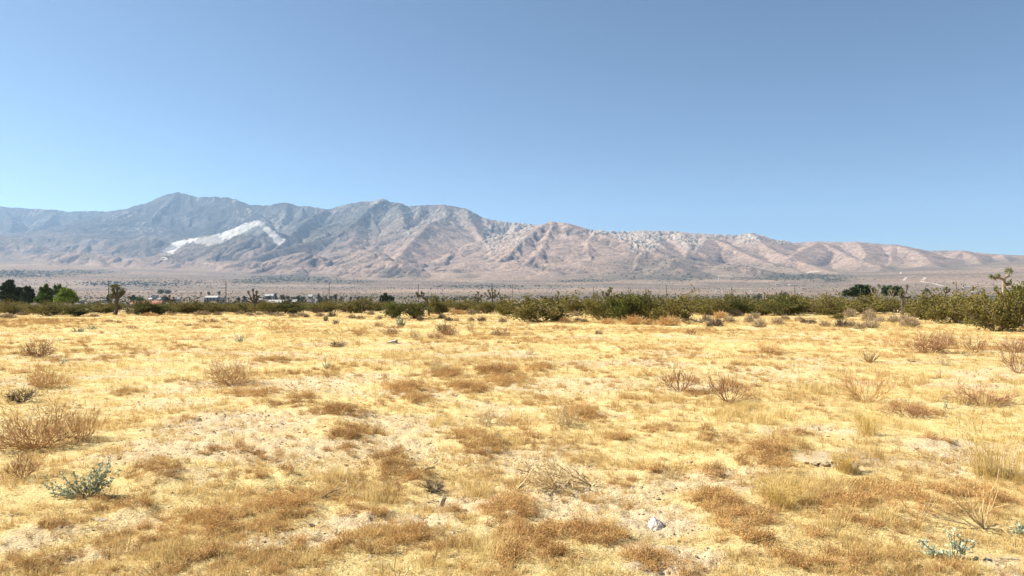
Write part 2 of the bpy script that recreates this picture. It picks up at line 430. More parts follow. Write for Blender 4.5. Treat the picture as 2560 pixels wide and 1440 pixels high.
# ================================================================== ground
def build_ground():
    fine = np.radians(np.linspace(-41, 41, 660))
    rest = np.radians(np.linspace(41, 319, 60)[1:-1])
    az = np.concatenate([fine, rest])
    rr = np.concatenate([np.geomspace(0.25, 3.2, 10)[:-1], np.geomspace(3.2, 90, 380)[:-1], np.geomspace(90, 3300, 70)[:-1], np.geomspace(3300, 12500, 14)])
    A, R_ = np.meshgrid(az, rr)
    x, y = (np.sin(A) * R_).ravel(), (np.cos(A) * R_).ravel()
    r = np.hypot(x, y)
    z = gz_low(x, y)
    bare = np.zeros_like(x)
    nr = r < 130
    xn, yn, rn = x[nr], y[nr], r[nr]
    bare[nr] = bare_at(xn, yn)
    bn = bare[nr]
    clod = (fbm(xn / .09, yn / .09, 71, 3) - .5) * 0.062 * (0.35 + .8 * bn) * (1 - sstep(10, 30, rn))
    lump = (fbm(xn / .55, yn / .55, 75, 3) - .5) * 0.055 * (1 - sstep(40, 90, rn))
    mound = field_mask(WEEDS, xn, yn, .8) * 0.045
    z[nr] += clod + lump + mound
    inview = (np.abs(np.degrees(np.arctan2(x, y))) < 43)
    z = z - 45 * sstep(3500, 4300, np.where(inview, y, 0))
    # colours
    straw = np.array((0.555, 0.432, 0.200)); sand = np.array((0.50, 0.395, 0.255)); weed = np.array((0.36, 0.225, 0.09))
    c, s, px, py = desert_col(x, y, z)
    wd = weed_at(xn, yn)[:, None]
    gold = fbm(xn / 6, yn / 4, 81, 3)[:, None]
    cn = straw * (0.85 + 0.3 * gold) * (1 - bn[:, None]) + sand * bn[:, None]
    cn = cn + (weed - cn) * wd * 0.4
    k = sstep(78, 120, rn + 12 * fbm(xn / 9, yn / 9, 83, 2))[:, None]
    belt = np.array((0.36, 0.26, 0.14))
    cn = cn + (belt - cn) * (k * (1 - sstep(110, 130, rn))[:, None])
    c[nr] = cn
    far = (~nr) & (r < 400)
    c[far] = belt + (c[far] - belt) * sstep(130, 300, r[far])[:, None]
    nA, nR = len(az), len(rr)
    i = np.arange(nR - 1)[:, None] * nA; j = np.arange(nA)[None, :]; j2 = (j + 1) % nA
    Q = np.stack([(i + j).ravel(), (i + nA + j).ravel(), (i + nA + j2).ravel(), (i + j2).ravel()], 1)[:, ::-1]
    V = np.stack([x, y, z], 1)
    # close the small hole under the camera
    V = np.vstack([V, [[0, 0, gz_low(0, 0)]]]); c = np.vstack([c, c[:1]]); bare = np.append(bare, bare[0]); s = np.append(s, 0)
    me = mesh_np("ground", V, Q, ground_mat(), True, c, {"bare": bare, "wild": sstep(100, 200, np.append(r, 0)), "scrubby": s})
    bm = bmesh.new(); bm.from_mesh(me); bm.verts.ensure_lookup_table()
    ctr = bm.verts[len(V) - 1]
    for q in range(nA):
        bm.faces.new((ctr, bm.verts[(q + 1) % nA], bm.verts[q]))
    bm.to_mesh(me); bm.free()
    kind(link("ground", me), 'structure')

def ground_mat():
    m = bpy.data.materials.new("desert_ground"); m.use_nodes = True
    t = m.node_tree; N, L = t.nodes.new, t.links.new
    p = t.nodes["Principled BSDF"]; p.inputs["Roughness"].default_value = 1.0; p.inputs["Specular IOR Level"].default_value = 0.05
    tc = N("ShaderNodeTexCoord")
    def attr(n):
        a = N("ShaderNodeAttribute"); a.attribute_name = n; return a
    def noise(sc, det=5, rough=.6):
        n = N("ShaderNodeTexNoise"); n.inputs["Scale"].default_value = sc; n.inputs["Detail"].default_value = det; n.inputs["Roughness"].default_value = rough
        L(tc.outputs["Object"], n.inputs["Vector"]); return n
    def rng(src, a, b, c, d):
        r = N("ShaderNodeMapRange"); r.inputs[1].default_value = a; r.inputs[2].default_value = b; r.inputs[3].default_value = c; r.inputs[4].default_value = d
        L(src, r.inputs[0]); return r.outputs[0]
    def math_(op, a, b):
        q = N("ShaderNodeMath"); q.operation = op
        for i_, v in enumerate((a, b)):
            if isinstance(v, (int, float)): q.inputs[i_].default_value = v
            else: L(v, q.inputs[i_])
        return q.outputs[0]
    col, wild, bare, scr = attr("col"), attr("wild"), attr("bare"), attr("scrubby")
    # litter grain near
    f1 = rng(noise(55, 6, .75).outputs["Fac"], .30, .70, .46, 1.66)
    f4 = rng(noise(150, 3, .7).outputs["Fac"], .32, .68, .70, 1.25)
    f2 = rng(noise(7, 4).outputs["Fac"], .3, .7, .82, 1.15)
    near = math_('MULTIPLY', math_('MULTIPLY', f1, f2), f4)
    # scattered shrubs on the far plain: dark dots between pale gaps
    vo = N("ShaderNodeTexVoronoi"); vo.inputs["Scale"].default_value = 1 / 7.0
    L(tc.outputs["Object"], vo.inputs["Vector"])
    dots = rng(vo.outputs["Distance"], .18, .42, .50, 1.12)
    f3 = rng(noise(1 / 45, 5, .7).outputs["Fac"], .3, .7, .72, 1.3)
    farv = math_('MULTIPLY', dots, f3)
    mx = N("ShaderNodeMix"); mx.data_type = 'FLOAT'
    L(wild.outputs["Fac"], mx.inputs[0]); L(near, mx.inputs[2]); L(farv, mx.inputs[3])
    vm = N("ShaderNodeVectorMath"); vm.operation = 'SCALE'
    L(col.outputs["Color"], vm.inputs[0]); L(mx.outputs[0], vm.inputs["Scale"])
    L(vm.outputs[0], p.inputs["Base Color"])
    b1 = noise(38, 6, .7)
    bp = N("ShaderNodeBump"); bp.inputs["Strength"].default_value = 0.9; bp.inputs["Distance"].default_value = 0.035
    L(b1.outputs["Fac"], bp.inputs["Height"]); L(bp.outputs[0], p.inputs["Normal"])
    return m

# ================================================================== mountains
# ridges: (depth at the first point, depth at the last, flank slope, [(px, py) ...]); every slope is the roof between them
RIDGES = [
 (10800, 9300, .62, [(-420, 548), (-150, 528), (0, 516), (50, 520), (100, 523), (140, 525), (165, 529), (200, 527), (240, 527), (265, 529), (300, 523), (335, 519), (375, 507), (400, 493), (420, 485), (445, 480), (470, 486), (490, 493), (515, 492), (540, 492), (570, 494), (590, 499), (620, 511), (650, 513), (680, 513), (700, 508), (720, 507), (740, 514), (780, 516), (800, 520), (822, 523)]),
 (9000, 7900, .62, [(822, 523), (850, 514), (880, 508), (905, 503), (930, 505), (945, 500), (960, 498), (975, 505), (1000, 508), (1020, 516), (1050, 514), (1080, 513), (1110, 512), (1160, 521), (1180, 531), (1210, 545), (1240, 552), (1270, 556), (1300, 559), (1335, 563)]),
 (7600, 7000, .55, [(1335, 564), (1400, 570), (1465, 575), (1500, 577), (1540, 580), (1580, 580), (1600, 578), (1640, 577), (1680, 578), (1720, 583), (1760, 585), (1800, 588), (1840, 589), (1865, 585), (1880, 584), (1905, 590), (1950, 602), (1990, 608)]),
 (7200, 6400, .50, [(1990, 608), (2040, 604), (2100, 606), (2140, 604), (2200, 610), (2240, 612), (2290, 622), (2320, 628), (2350, 627), (2380, 627), (2410, 627), (2450, 633), (2500, 637), (2560, 640), (2700, 650), (2980, 668)]),
 # flanks of the far left range
 (10000, 8200, .60, [(445, 480), (425, 505), (400, 530), (370, 560), (335, 592)]),
 (10000, 8400, .60, [(470, 486), (480, 520), (478, 555), (470, 597)]),
 (9900, 8600, .60, [(540, 492), (556, 520), (566, 545), (590, 572)]),
 (9600, 8200, .60, [(590, 499), (630, 525), (655, 545), (668, 562)]),
 (9500, 7900, .60, [(720, 507), (712, 535), (700, 560), (694, 585)]),
 (9500, 8200, .60, [(760, 515), (752, 540), (742, 555)]),
 (10300, 8600, .60, [(375, 507), (350, 535), (310, 565), (290, 585)]),
 (10500, 8600, .60, [(300, 523), (275, 555), (235, 590)]),
 (10600, 8600, .60, [(200, 527), (190, 555), (150, 585)]),
 (10600, 8400, .60, [(140, 525), (110, 560), (60, 592)]),
 (10700, 8600, .60, [(0, 516), (30, 550), (20, 590)]),
 (10800, 8600, .60, [(-150, 528), (-120, 560), (-90, 600)]),
 # foothills at left
 (7300, 7100, .50, [(295, 624), (330, 606), (352, 592), (366, 587), (385, 594), (420, 622)]),
 (7300, 6900, .45, [(366, 587), (350, 605), (345, 626)]),
 (7200, 7000, .50, [(180, 628), (208, 608), (233, 597), (250, 606), (268, 601), (300, 618), (320, 632)]),
 (7200, 6600, .45, [(233, 597), (215, 615), (200, 632)]),
 (7200, 6900, .5, [(-200, 600), (-60, 592), (5, 588), (40, 600), (90, 612), (130, 625)]),
 (6000, 5700, .42, [(-200, 630), (-30, 636), (0, 636), (60, 641), (110, 636), (150, 631), (220, 632), (290, 641), (330, 657)]),
 (5900, 5200, .42, [(150, 631), (140, 650), (120, 668)]),
 (5900, 5300, .42, [(220, 632), (245, 650), (255, 662)]),
 (5500, 5300, .41, [(-100, 655), (0, 668), (60, 655), (120, 652), (165, 664)]),
 (5700, 5500, .42, [(310, 650), (340, 645), (420, 641), (480, 655), (520, 664)]),
 # the quarried spur and the dark hill before it
 (7400, 6900, .60, [(402, 631), (425, 612), (440, 604), (480, 597), (520, 590), (550, 584), (580, 573), (600, 565), (625, 554), (640, 549), (652, 553), (680, 580), (706, 606)]),
 (6800, 6400, .52, [(430, 648), (480, 622), (520, 604), (560, 590), (600, 584), (630, 588), (660, 600), (695, 622)]),
 (6700, 5900, .50, [(600, 584), (585, 605), (560, 625), (530, 642)]),
 (6700, 6000, .50, [(640, 590), (640, 612), (630, 636)]),
 (5700, 5400, .41, [(440, 668), (500, 658), (560, 655), (620, 650), (660, 658)]),
 # middle range
 (8800, 6000, .60, [(815, 523), (795, 534), (777, 545), (760, 558), (743, 570), (728, 585), (712, 598), (690, 618), (668, 640)]),
 (8500, 5300, .58, [(959, 498), (940, 510), (921, 523), (908, 538), (896, 551), (871, 564), (840, 589), (800, 600), (765, 607), (725, 618), (687, 626), (640, 641), (560, 668)]),
 (8500, 5500, .56, [(959, 498), (945, 525), (932, 550), (945, 570), (955, 590), (970, 610), (985, 628), (1008, 652)]),
 (7500, 5700, .24, [(896, 551), (890, 585), (880, 610), (868, 632)]),
 (7700, 6000, .24, [(932, 550), (920, 580), (915, 605), (905, 628)]),
 (5600, 5000, .45, [(820, 672), (850, 655), (880, 634), (902, 626), (930, 623), (960, 633), (984, 648), (1005, 664)]),
 (5500, 5200, .42, [(628, 670), (670, 652), (700, 643), (734, 635), (765, 629), (795, 640), (820, 655)]),
 (5400, 4800, .41, [(734, 635), (755, 655), (745, 675)]),
 (8300, 7600, .60, [(1107, 511), (1115, 528), (1117, 542)]),
 (7600, 5000, .20, [(1117, 546), (1118, 572), (1120, 596), (1122, 622), (1120, 645), (1118, 668)]),
 (7600, 5300, .56, [(1117, 542), (1098, 548), (1077, 557), (1058, 575), (1040, 595), (1020, 618), (1000, 642)]),
 (7600, 5000, .56, [(1117, 542), (1145, 568), (1171, 600), (1195, 620), (1218, 635), (1253, 660)]),
 (8300, 7000, .66, [(1050, 514), (1043, 540), (1030, 560), (1022, 575)]),
 (8300, 7000, .66, [(1000, 508), (1002, 535), (1010, 560)]),
 (8100, 6300, .64, [(1160, 521), (1178, 550), (1195, 580), (1215, 612)]),
 (8000, 6300, .62, [(1210, 545), (1228, 570), (1240, 600), (1246, 630)]),
 (7900, 6600, .62, [(1300, 559), (1288, 580), (1272, 600), (1262, 625)]),
 (5000, 4700, .41, [(870, 684), (890, 670), (920, 657), (952, 651), (985, 653), (1010, 662), (1046, 681)]),
 # the big front hill right of centre
 (6600, 4500, .50, [(1380, 553), (1410, 557), (1436, 564), (1467, 577), (1490, 583), (1517, 589), (1540, 597), (1561, 605), (1590, 616), (1624, 627), (1655, 636), (1686, 645), (1720, 657), (1749, 667), (1775, 678), (1795, 689)]),
 (6600, 4900, .56, [(1380, 553), (1360, 560), (1340, 575), (1320, 590), (1305, 602), (1285, 622), (1265, 642), (1240, 664)]),
 (6500, 4700, .36, [(1380, 553), (1375, 575), (1370, 595), (1355, 620), (1340, 640), (1308, 670)]),
 (6300, 4700, .30, [(1420, 560), (1405, 590), (1402, 615), (1425, 640), (1430, 655), (1440, 676)]),
 (6000, 4600, .34, [(1490, 583), (1470, 605), (1468, 625), (1475, 650), (1478, 674)]),
 (5700, 4500, .34, [(1555, 603), (1540, 625), (1515, 645), (1500, 665), (1478, 688)]),
 (5400, 4450, .32, [(1612, 623), (1600, 645), (1592, 662), (1570, 685)]),
 (5000, 4400, .42, [(1686, 645), (1672, 662), (1660, 684)]),
 (4700, 4450, .41, [(1560, 684), (1600, 674), (1650, 668), (1700, 672), (1740, 686)]),
 # right of it
 (6900, 5600, .52, [(1600, 578), (1625, 596), (1650, 615), (1665, 632)]),
 (6900, 5300, .34, [(1700, 582), (1712, 604), (1715, 625), (1712, 648)]),
 (6800, 5300, .36, [(1767, 590), (1752, 608), (1735, 628), (1712, 655)]),
 (6800, 4600, .48, [(1767, 590), (1800, 605), (1830, 617), (1860, 634), (1885, 645), (1920, 656), (1960, 669), (2030, 688)]),
 (6900, 4500, .48, [(1880, 584), (1900, 602), (1925, 622), (1960, 640), (2000, 655), (2060, 675), (2120, 694)]),
 (4900, 4600, .41, [(1720, 680), (1760, 668), (1817, 660), (1860, 664), (1910, 682)]),
 (6700, 5400, .34, [(2050, 604), (2025, 618), (1990, 634), (1965, 648)]),
 (6700, 5000, .46, [(2050, 604), (2085, 622), (2120, 640), (2160, 653), (2200, 668)]),
 (6600, 5200, .32, [(2140, 604), (2160, 625), (2165, 645), (2150, 664)]),
 (6500, 5200, .32, [(2240, 612), (2225, 635), (2230, 655), (2222, 672)]),
 (6500, 4900, .46, [(2240, 612), (2280, 625), (2310, 642), (2340, 660), (2375, 680)]),
 (6400, 5100, .32, [(2400, 627), (2385, 645), (2370, 660), (2350, 676)]),
 (6400, 5000, .46, [(2400, 627), (2430, 642), (2450, 655), (2470, 676)]),
 (6300, 5100, .46, [(2500, 637), (2520, 652), (2540, 670)]),
 (6300, 5100, .46, [(2620, 645), (2640, 660), (2660, 676)]),
]
QUARRY = [(410, 630, 432, 610, 8, .9), (428, 629, 455, 609, 10, .9), (455, 604, 490, 599, 5, .8), (495, 608, 556, 594, 14, .42), (556, 598, 600, 578, 12, .8), (598, 577, 634, 563, 12, .95), (520, 596, 560, 586, 5, .8), (570, 600, 610, 585, 8, .35),
          (612, 560, 650, 551, 6, 1), (652, 556, 702, 603, 11, .9), (640, 556, 668, 576, 7, .8), (697, 612, 712, 597, 4, .8), (640, 551, 652, 552, 6, .9), (500, 604, 585, 584, 4, .7), (640, 562, 660, 590, 4, .35)]
PALE = [(366, 590, 30, 14, .3), (233, 605, 30, 12, .35), (270, 606, 16, 7, .35), (392, 592, 12, 6, .4), (945, 506, 26, 10, .55), (500, 555, 14, 30, .22), (475, 540, 20, 30, .12), (400, 500, 25, 14, .15),
        (2125, 625, 26, 6, .4), (1350, 690, 60, 9, .35), (1130, 700, 80, 6, .3), (700, 560, 20, 22, .2)]
BOULDER = [(1610, 610, 40, 22, .9), (1580, 590, 55, 11, .9), (1728, 606, 30, 20, .8), (1660, 592, 80, 13, .8), (1870, 596, 40, 13, .9), (1285, 566, 60, 14, .9), (1232, 590, 26, 42, .8), (1290, 585, 30, 30, .6),
           (1530, 580, 90, 7, .9), (1960, 606, 30, 5, .8), (950, 508, 26, 12, .7), (1020, 560, 30, 40, .5), (1080, 540, 160, 22, .45), (690, 555, 30, 30, .5), (1800, 591, 60, 6, .6), (850, 530, 100, 30, .3)]

QPOLY = [([(407, 630), (420, 615), (442, 602), (480, 596.5), (494, 595), (488, 603), (470, 606), (452, 617), (432, 632)], 1.0),
         ([(486, 596), (520, 590), (556, 583), (562, 604), (520, 614), (486, 608)], .5),
         ([(545, 586), (578, 573), (600, 565), (614, 558), (632, 551), (646, 549), (652, 556), (642, 566), (622, 576), (604, 584), (580, 594), (556, 600)], 1.0),
         ([(644, 549), (660, 555), (680, 574), (700, 592), (714, 597), (698, 614), (690, 606), (672, 589), (656, 571), (646, 560)], .95),
         ([(600, 582), (650, 556), (664, 580), (640, 590)], .3)]

def poly_mask(px, py, pg):
    ins = np.zeros(px.shape, bool)
    n = len(pg)
    for i in range(n):
        (x0, y0), (x1, y1) = pg[i], pg[(i + 1) % n]
        if y0 == y1: continue
        c = ((y0 > py) != (y1 > py)) & (px < (x1 - x0) * (py - y0) / (y1 - y0) + x0)
        ins ^= c
    return ins.astype(float)

def band_mask(px, py, bands):
    out = np.zeros_like(px)
    for (x0, y0, x1, y1, w, st) in bands:
        dx, dy = x1 - x0, y1 - y0
        t = np.clip(((px - x0) * dx + (py - y0) * dy) / (dx * dx + dy * dy), 0, 1)
        d = np.hypot(px - x0 - t * dx, py - y0 - t * dy)
        out = np.maximum(out, st * (1 - sstep(w * .45, w * 1.2, d)))
    return out

rng0 = np.random.default_rng(77)
def build_mountains():
    pxs = np.linspace(-420, 2980, 1134)
    ys = np.concatenate([np.geomspace(3300, 8800, 270)[:-1], np.geomspace(8800, 12300, 66)])
    P, Y = np.meshgrid(pxs, ys)
    x = ((P - CX) / F * Y).ravel(); y = Y.ravel().copy()
    r = np.hypot(x, y)
    base = fan(r)
    wx = x + (fbm(x / 420, y / 420, 101, 3) - .5) * 50
    wy = y + (fbm(x / 420, y / 420, 105, 3) - .5) * 70
    best = np.full(x.shape, -1e9); bd = np.zeros_like(x); bt = np.zeros_like(x); bz = np.zeros_like(x)
    off = 0.0
    for (d0, d1, sl, pts) in RIDGES:
        n = len(pts)
        W3 = [at(p[0], p[1], d0 + (d1 - d0) * i / (n - 1)) for i, p in enumerate(pts)]
        for a, b in zip(W3[:-1], W3[1:]):
            ex, ey = b[0] - a[0], b[1] - a[1]
            L2 = ex * ex + ey * ey
            mnx, mxx, mny, mxy = min(a[0], b[0]) - 2600, max(a[0], b[0]) + 2600, min(a[1], b[1]) - 2600, max(a[1], b[1]) + 2600
            k = np.nonzero((wx > mnx) & (wx < mxx) & (wy > mny) & (wy < mxy))[0]
            if len(k) == 0: continue
            X, Yk = wx[k], wy[k]
            t = np.clip(((X - a[0]) * ex + (Yk - a[1]) * ey) / L2, 0, 1)
            dx, dy = X - a[0] - t * ex, Yk - a[1] - t * ey
            d = np.hypot(dx, dy)
            drop = 1300 * (1 - np.exp(-(np.sqrt(d * d + 8 ** 2) - 8) * sl * (.84 if pts[0][0] < 1000 else .70) * (.92 if pts[0][0] > 1350 and d0 < 7500 else 1) / 1300))
            if sl < .40: drop = sl * .8 * d + .42 * np.maximum(0, np.sqrt(np.maximum(d - 170, 0) ** 2 + 900) - 30)
            zl = a[2] + (b[2] - a[2]) * t
            z = zl - drop
            w = z > best[k]
            kk = k[w]
            best[kk] = z[w]; bd[kk] = d[w]; bz[kk] = zl[w]
            side = np.sign(dx * ey - dy * ex)
            L = math.sqrt(L2)
            # along-ridge coordinate; past an end, the bearing takes over so gullies fan out
            ang = np.arctan2(dx * ex + dy * ey, np.abs(dx * ey - dy * ex) + 1)
            bt[kk] = (off + t * L + ang * np.minimum(d, 400) + side * 5000)[w]
        off += 7777.0
    h = best - base
    inside = sstep(-30, 60, h)
    sat = sstep(0, 260, bd)
    # gullies run down the flanks, away from the ridge lines
    g1 = 1 - np.abs(2 * vn(bt / 210 + fbm(x / 300, y / 300, 111, 2) * 1.4, bd / 900 + 3, 113) - 1)
    g2 = 1 - np.abs(2 * vn(bt / 85 + fbm(x / 160, y / 160, 115, 2) * 1.2, bd / 420 + 9, 117) - 1)
    g3 = 1 - np.abs(2 * vn(bt / 34 + fbm(x / 80, y / 80, 118, 2), bd / 200 + 5, 119) - 1)
    f1 = fbm(x / 170, y / 170, 121, 4) - .5
    pq, qq = project(x, y, best)
    q0 = band_mask(pq, qq, [(a, b, c, d, w * 1.6, 1) for (a, b, c, d, w, s_) in QUARRY]) * (y > 6100) * (y < 8200)
    qn = (1.5 - .55 * sstep(900, 1150, P.ravel())) * (1 - .6 * q0) * (1 - .62 * sstep(1330, 1620, P.ravel()))
    z0 = best + inside * qn * (-(g1 ** 5) * 26 * sat - (g2 ** 3) * 15 * sstep(15, 120, bd) - (g3 ** 2) * 6 * sstep(5, 60, bd) + f1 * 16 * sstep(0, 180, bd) + f1 * 6)
    z = np.maximum(z0, base) + 2.5
    sm = np.exp(-np.abs(z0 - base) / 25.0) * 8
    z = z + sm * inside
    px, py = project(x, y, z)
    bl = np.clip(blob2(px, py, BOULDER, .5), 0, 1) * sstep(0, 40, z - base)
    rockn = fbm(x / 19, y / 46, 131, 2) * .7 + .3 * rng0.random(len(x))
    z = z + bl * (sstep(.42, .62, rockn) - .4) * 24
    fr_ = sstep(3300, 3420, y)
    z = z - 5.5 * (1 - fr_)
    # ---- colours
    px, py = project(x, y, z)
    cf, s, _, _ = desert_col(x, y, z)
    hh = np.clip((z - base) / 420, 0, 1.4)
    n1 = fbm(x / 60, y / 60, 141, 4); n2 = fbm(x / 380, y / 380, 145, 3)
    tan_ = np.array((0.255, 0.183, 0.142)); grey = np.array((0.036, 0.038, 0.036)); dark = np.array((0.020, 0.024, 0.022)); white = np.array((0.42, 0.405, 0.37)); stone = np.array((0.23, 0.205, 0.178))
    lft = 1 - sstep(600, 1330, px + (n2 - .5) * 300)
    veg = np.clip(lft * (0.52 + 0.65 * hh) + (hh - .75) * .5 * (1 - sstep(1250, 1500, px)) + (n2 - .5) * .5, 0, 1)
    c = tan_ + (grey - tan_) * veg[:, None]
    # vegetation shows as speckle; the colour is also darker along the gullies
    spk = sstep(.50, .66, n1) * (0.25 + 0.5 * veg) + (g1 ** 3) * .35 * sat
    spk = spk + (rng0.random(len(x)) > .80) * .35
    spk = np.clip(spk, 0, .8) * sstep(0, 50, z - base)
    c = c + (dark - c) * spk[:, None]
    rk = sstep(.52, .70, fbm(x / 24, y / 60, 149, 2)) * (.25 + .75 * sstep(.45, .65, fbm(x / 200, y / 300, 147, 3))) * np.clip(hh + .1, 0, 1) * (rng0.random(len(x)) > .35)
    c = c + (stone - c) * (rk * .75)[:, None]
    c = c * (.86 + .28 * rng0.random(len(x)))[:, None]
    pl = np.clip(blob2(px, py, PALE, .7), 0, 1) * sstep(.35, .6, fbm(x / 40, y / 70, 151, 3))
    c = c + (stone - c) * pl[:, None]
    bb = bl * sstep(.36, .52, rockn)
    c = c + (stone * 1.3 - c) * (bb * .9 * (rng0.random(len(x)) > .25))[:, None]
    c = c + (dark - c) * (bl * (1 - sstep(.36, .50, rockn)) * .8)[:, None]  # shade in the gaps between boulders, put into the colour
    k = sstep(0, 45, z0 - base)[:, None]
    c = cf + (c - cf) * k
    c = c + (np.array((0.050, 0.055, 0.042)) - c) * (s * .7)[:, None] * k
    wob = (fbm(x / 40, y / 60, 163, 3) - .5) * 11
    q = np.maximum.reduce([poly_mask(px, py + wob, pg) * st for pg, st in QPOLY]) * (y > 6100) * (y < 8200)
    q = np.clip(q * (0.38 + .85 * fbm(x / 20, y / 90, 161, 3)), 0, 1)
    c = c + (white - c) * q[:, None]
    nC, nR = len(pxs), len(ys)
    i = np.arange(nR - 1)[:, None] * nC; j = np.arange(nC - 1)[None, :]
    Q = np.stack([(i + j).ravel(), (i + j + 1).ravel(), (i + nC + j + 1).ravel(), (i + nC + j).ravel()], 1)
    me = mesh_np("mountains", np.stack([x, y, z], 1), Q, mountain_mat(), True, c, {"rocky": bl, "fresh": q})
    kind(link("mountains", me), 'structure')
    return (pxs, ys, z.reshape(nR, nC))

def mountain_mat():
    m = bpy.data.materials.new("mountain_slope"); m.use_nodes = True
    t = m.node_tree; N, L = t.nodes.new, t.links.new
    p = t.nodes["Principled BSDF"]; p.inputs["Roughness"].default_value = 1.0; p.inputs["Specular IOR Level"].default_value = 0.0
    tc = N("ShaderNodeTexCoord")
    a = N("ShaderNodeAttribute"); a.attribute_name = "col"
    fr = N("ShaderNodeAttribute"); fr.attribute_name = "fresh"
    def noise(sc, det, rough):
        n = N("ShaderNodeTexNoise"); n.inputs["Scale"].default_value = sc; n.inputs["Detail"].default_value = det; n.inputs["Roughness"].default_value = rough
        L(tc.outputs["Object"], n.inputs["Vector"]); return n
    n1 = noise(1 / 28, 5, .75)
    r1 = N("ShaderNodeMapRange"); r1.inputs[1].default_value = .34; r1.inputs[2].default_value = .66; r1.inputs[3].default_value = .62; r1.inputs[4].default_value = 1.34
    L(n1.outputs["Fac"], r1.inputs[0])
    vo = N("ShaderNodeTexVoronoi"); vo.inputs["Scale"].default_value = 1 / 16.0
    L(tc.outputs["Object"], vo.inputs["Vector"])
    r2 = N("ShaderNodeMapRange"); r2.inputs[1].default_value = .14; r2.inputs[2].default_value = .34; r2.inputs[3].default_value = .55; r2.inputs[4].default_value = 1.06
    L(vo.outputs["Distance"], r2.inputs[0])
    mu = N("ShaderNodeMath"); mu.operation = 'MULTIPLY'; L(r1.outputs[0], mu.inputs[0]); L(r2.outputs[0], mu.inputs[1])
    mx = N("ShaderNodeMix"); mx.data_type = 'FLOAT'; L(fr.outputs["Fac"], mx.inputs[0]); L(mu.outputs[0], mx.inputs[2]); mx.inputs[3].default_value = 1.0
    vm = N("ShaderNodeVectorMath"); vm.operation = 'SCALE'; L(a.outputs["Color"], vm.inputs[0]); L(mx.outputs[0], vm.inputs["Scale"])
    L(vm.outputs[0], p.inputs["Base Color"])
    b1 = noise(1 / 22, 6, .75)
    bp = N("ShaderNodeBump"); bp.inputs["Strength"].default_value = 0.9; bp.inputs["Distance"].default_value = 5.0
    L(b1.outputs["Fac"], bp.inputs["Height"]); L(bp.outputs[0], p.inputs["Normal"])
    return m

build_ground()
MGRID = build_mountains()

def terrain_z(x, y):
    """height of whatever ground is on top at x, y"""
    pxs, ys, Z = MGRID
    if y < 3420: return float(fan(math.hypot(x, y)))
    u = (CX + F * x / y - pxs[0]) / (pxs[1] - pxs[0])
    j = int(np.searchsorted(ys, y)) - 1
    j = min(max(j, 0), len(ys) - 2); i = min(max(int(u), 0), len(pxs) - 2)
    fy = (y - ys[j]) / (ys[j + 1] - ys[j]); fx = u - i
    return float((Z[j, i] * (1 - fx) + Z[j, i + 1] * fx) * (1 - fy) + (Z[j + 1, i] * (1 - fx) + Z[j + 1, i + 1] * fx) * fy)

def far_pt(px, py, ymin=320, ymax=9500):
    """first point of the far plain or slope seen at a photo pixel"""
    for Yd in np.geomspace(ymin, ymax, 500):
        p = at(px, py, Yd)
        if terrain_z(p[0], p[1]) >= p[2]:
            return np.array((p[0], p[1], terrain_z(p[0], p[1])))
    return None

# ------------------------------------------------------------------ the hazy air
hz = bpy.data.materials.new("haze_air"); hz.use_nodes = True
t_ = hz.node_tree; t_.nodes.clear()
pv = t_.nodes.new("ShaderNodeVolumePrincipled")
pv.inputs["Color"].default_value = (0.46, 0.69, 1.0, 1)
pv.inputs["Density"].default_value = 4.1e-5
pv.inputs["Anisotropy"].default_value = 0.25
mo = t_.nodes.new("ShaderNodeOutputMaterial")
t_.links.new(pv.outputs[0], mo.inputs["Volume"])
hb = MB(); hb.box(-13500, 13500, -13500, 13500, -60, 1620)
kind(link("haze", hb.mesh("haze", hz)), 'stuff')

# ================================================================== plant shapes
def grow(mb, p, d, L, r, lv, R, nseg=4, curl=.25, up=0.0, spread=.7, kids=(2, 3), shrink=.62, tips=None, tint=(0, 1), t0=.35, rshrink=.65):
    pts = [p]; dirs = [d]
    for _ in range(nseg):
        d = (d + rv(R, curl) * .6 + Vector((0, 0, up))).normalized()
        p = p + d * (L / nseg)
        pts.append(p); dirs.append(d)
    n = len(pts)
    mb.tube(pts, [r * (1 - (1 - rshrink) * i / (n - 1)) for i in range(n)], 3, R.uniform(*tint))
    if tips is not None: tips.append((pts[-1], dirs[-1], lv))
    if lv > 0:
        for _ in range(R.randint(*kids)):
            t = R.uniform(t0, 1.0) * (n - 1)
            i = min(int(t), n - 2)
            q = pts[i].lerp(pts[i + 1], t - i)
            d2 = (dirs[i + 1] + rv(R, spread)).normalized()
            grow(mb, q, d2, L * shrink * R.uniform(.7, 1.2), r * rshrink, lv - 1, R, max(2, nseg - 1), curl, up, spread, kids, shrink, tips, tint, t0, rshrink)

def hemi(R, zmin=0.0, zmax=1.0):
    z = R.uniform(zmin, zmax); a = R.uniform(0, 2 * math.pi); s = math.sqrt(max(0, 1 - z * z))
    return Vector((math.cos(a) * s, math.sin(a) * s, z))

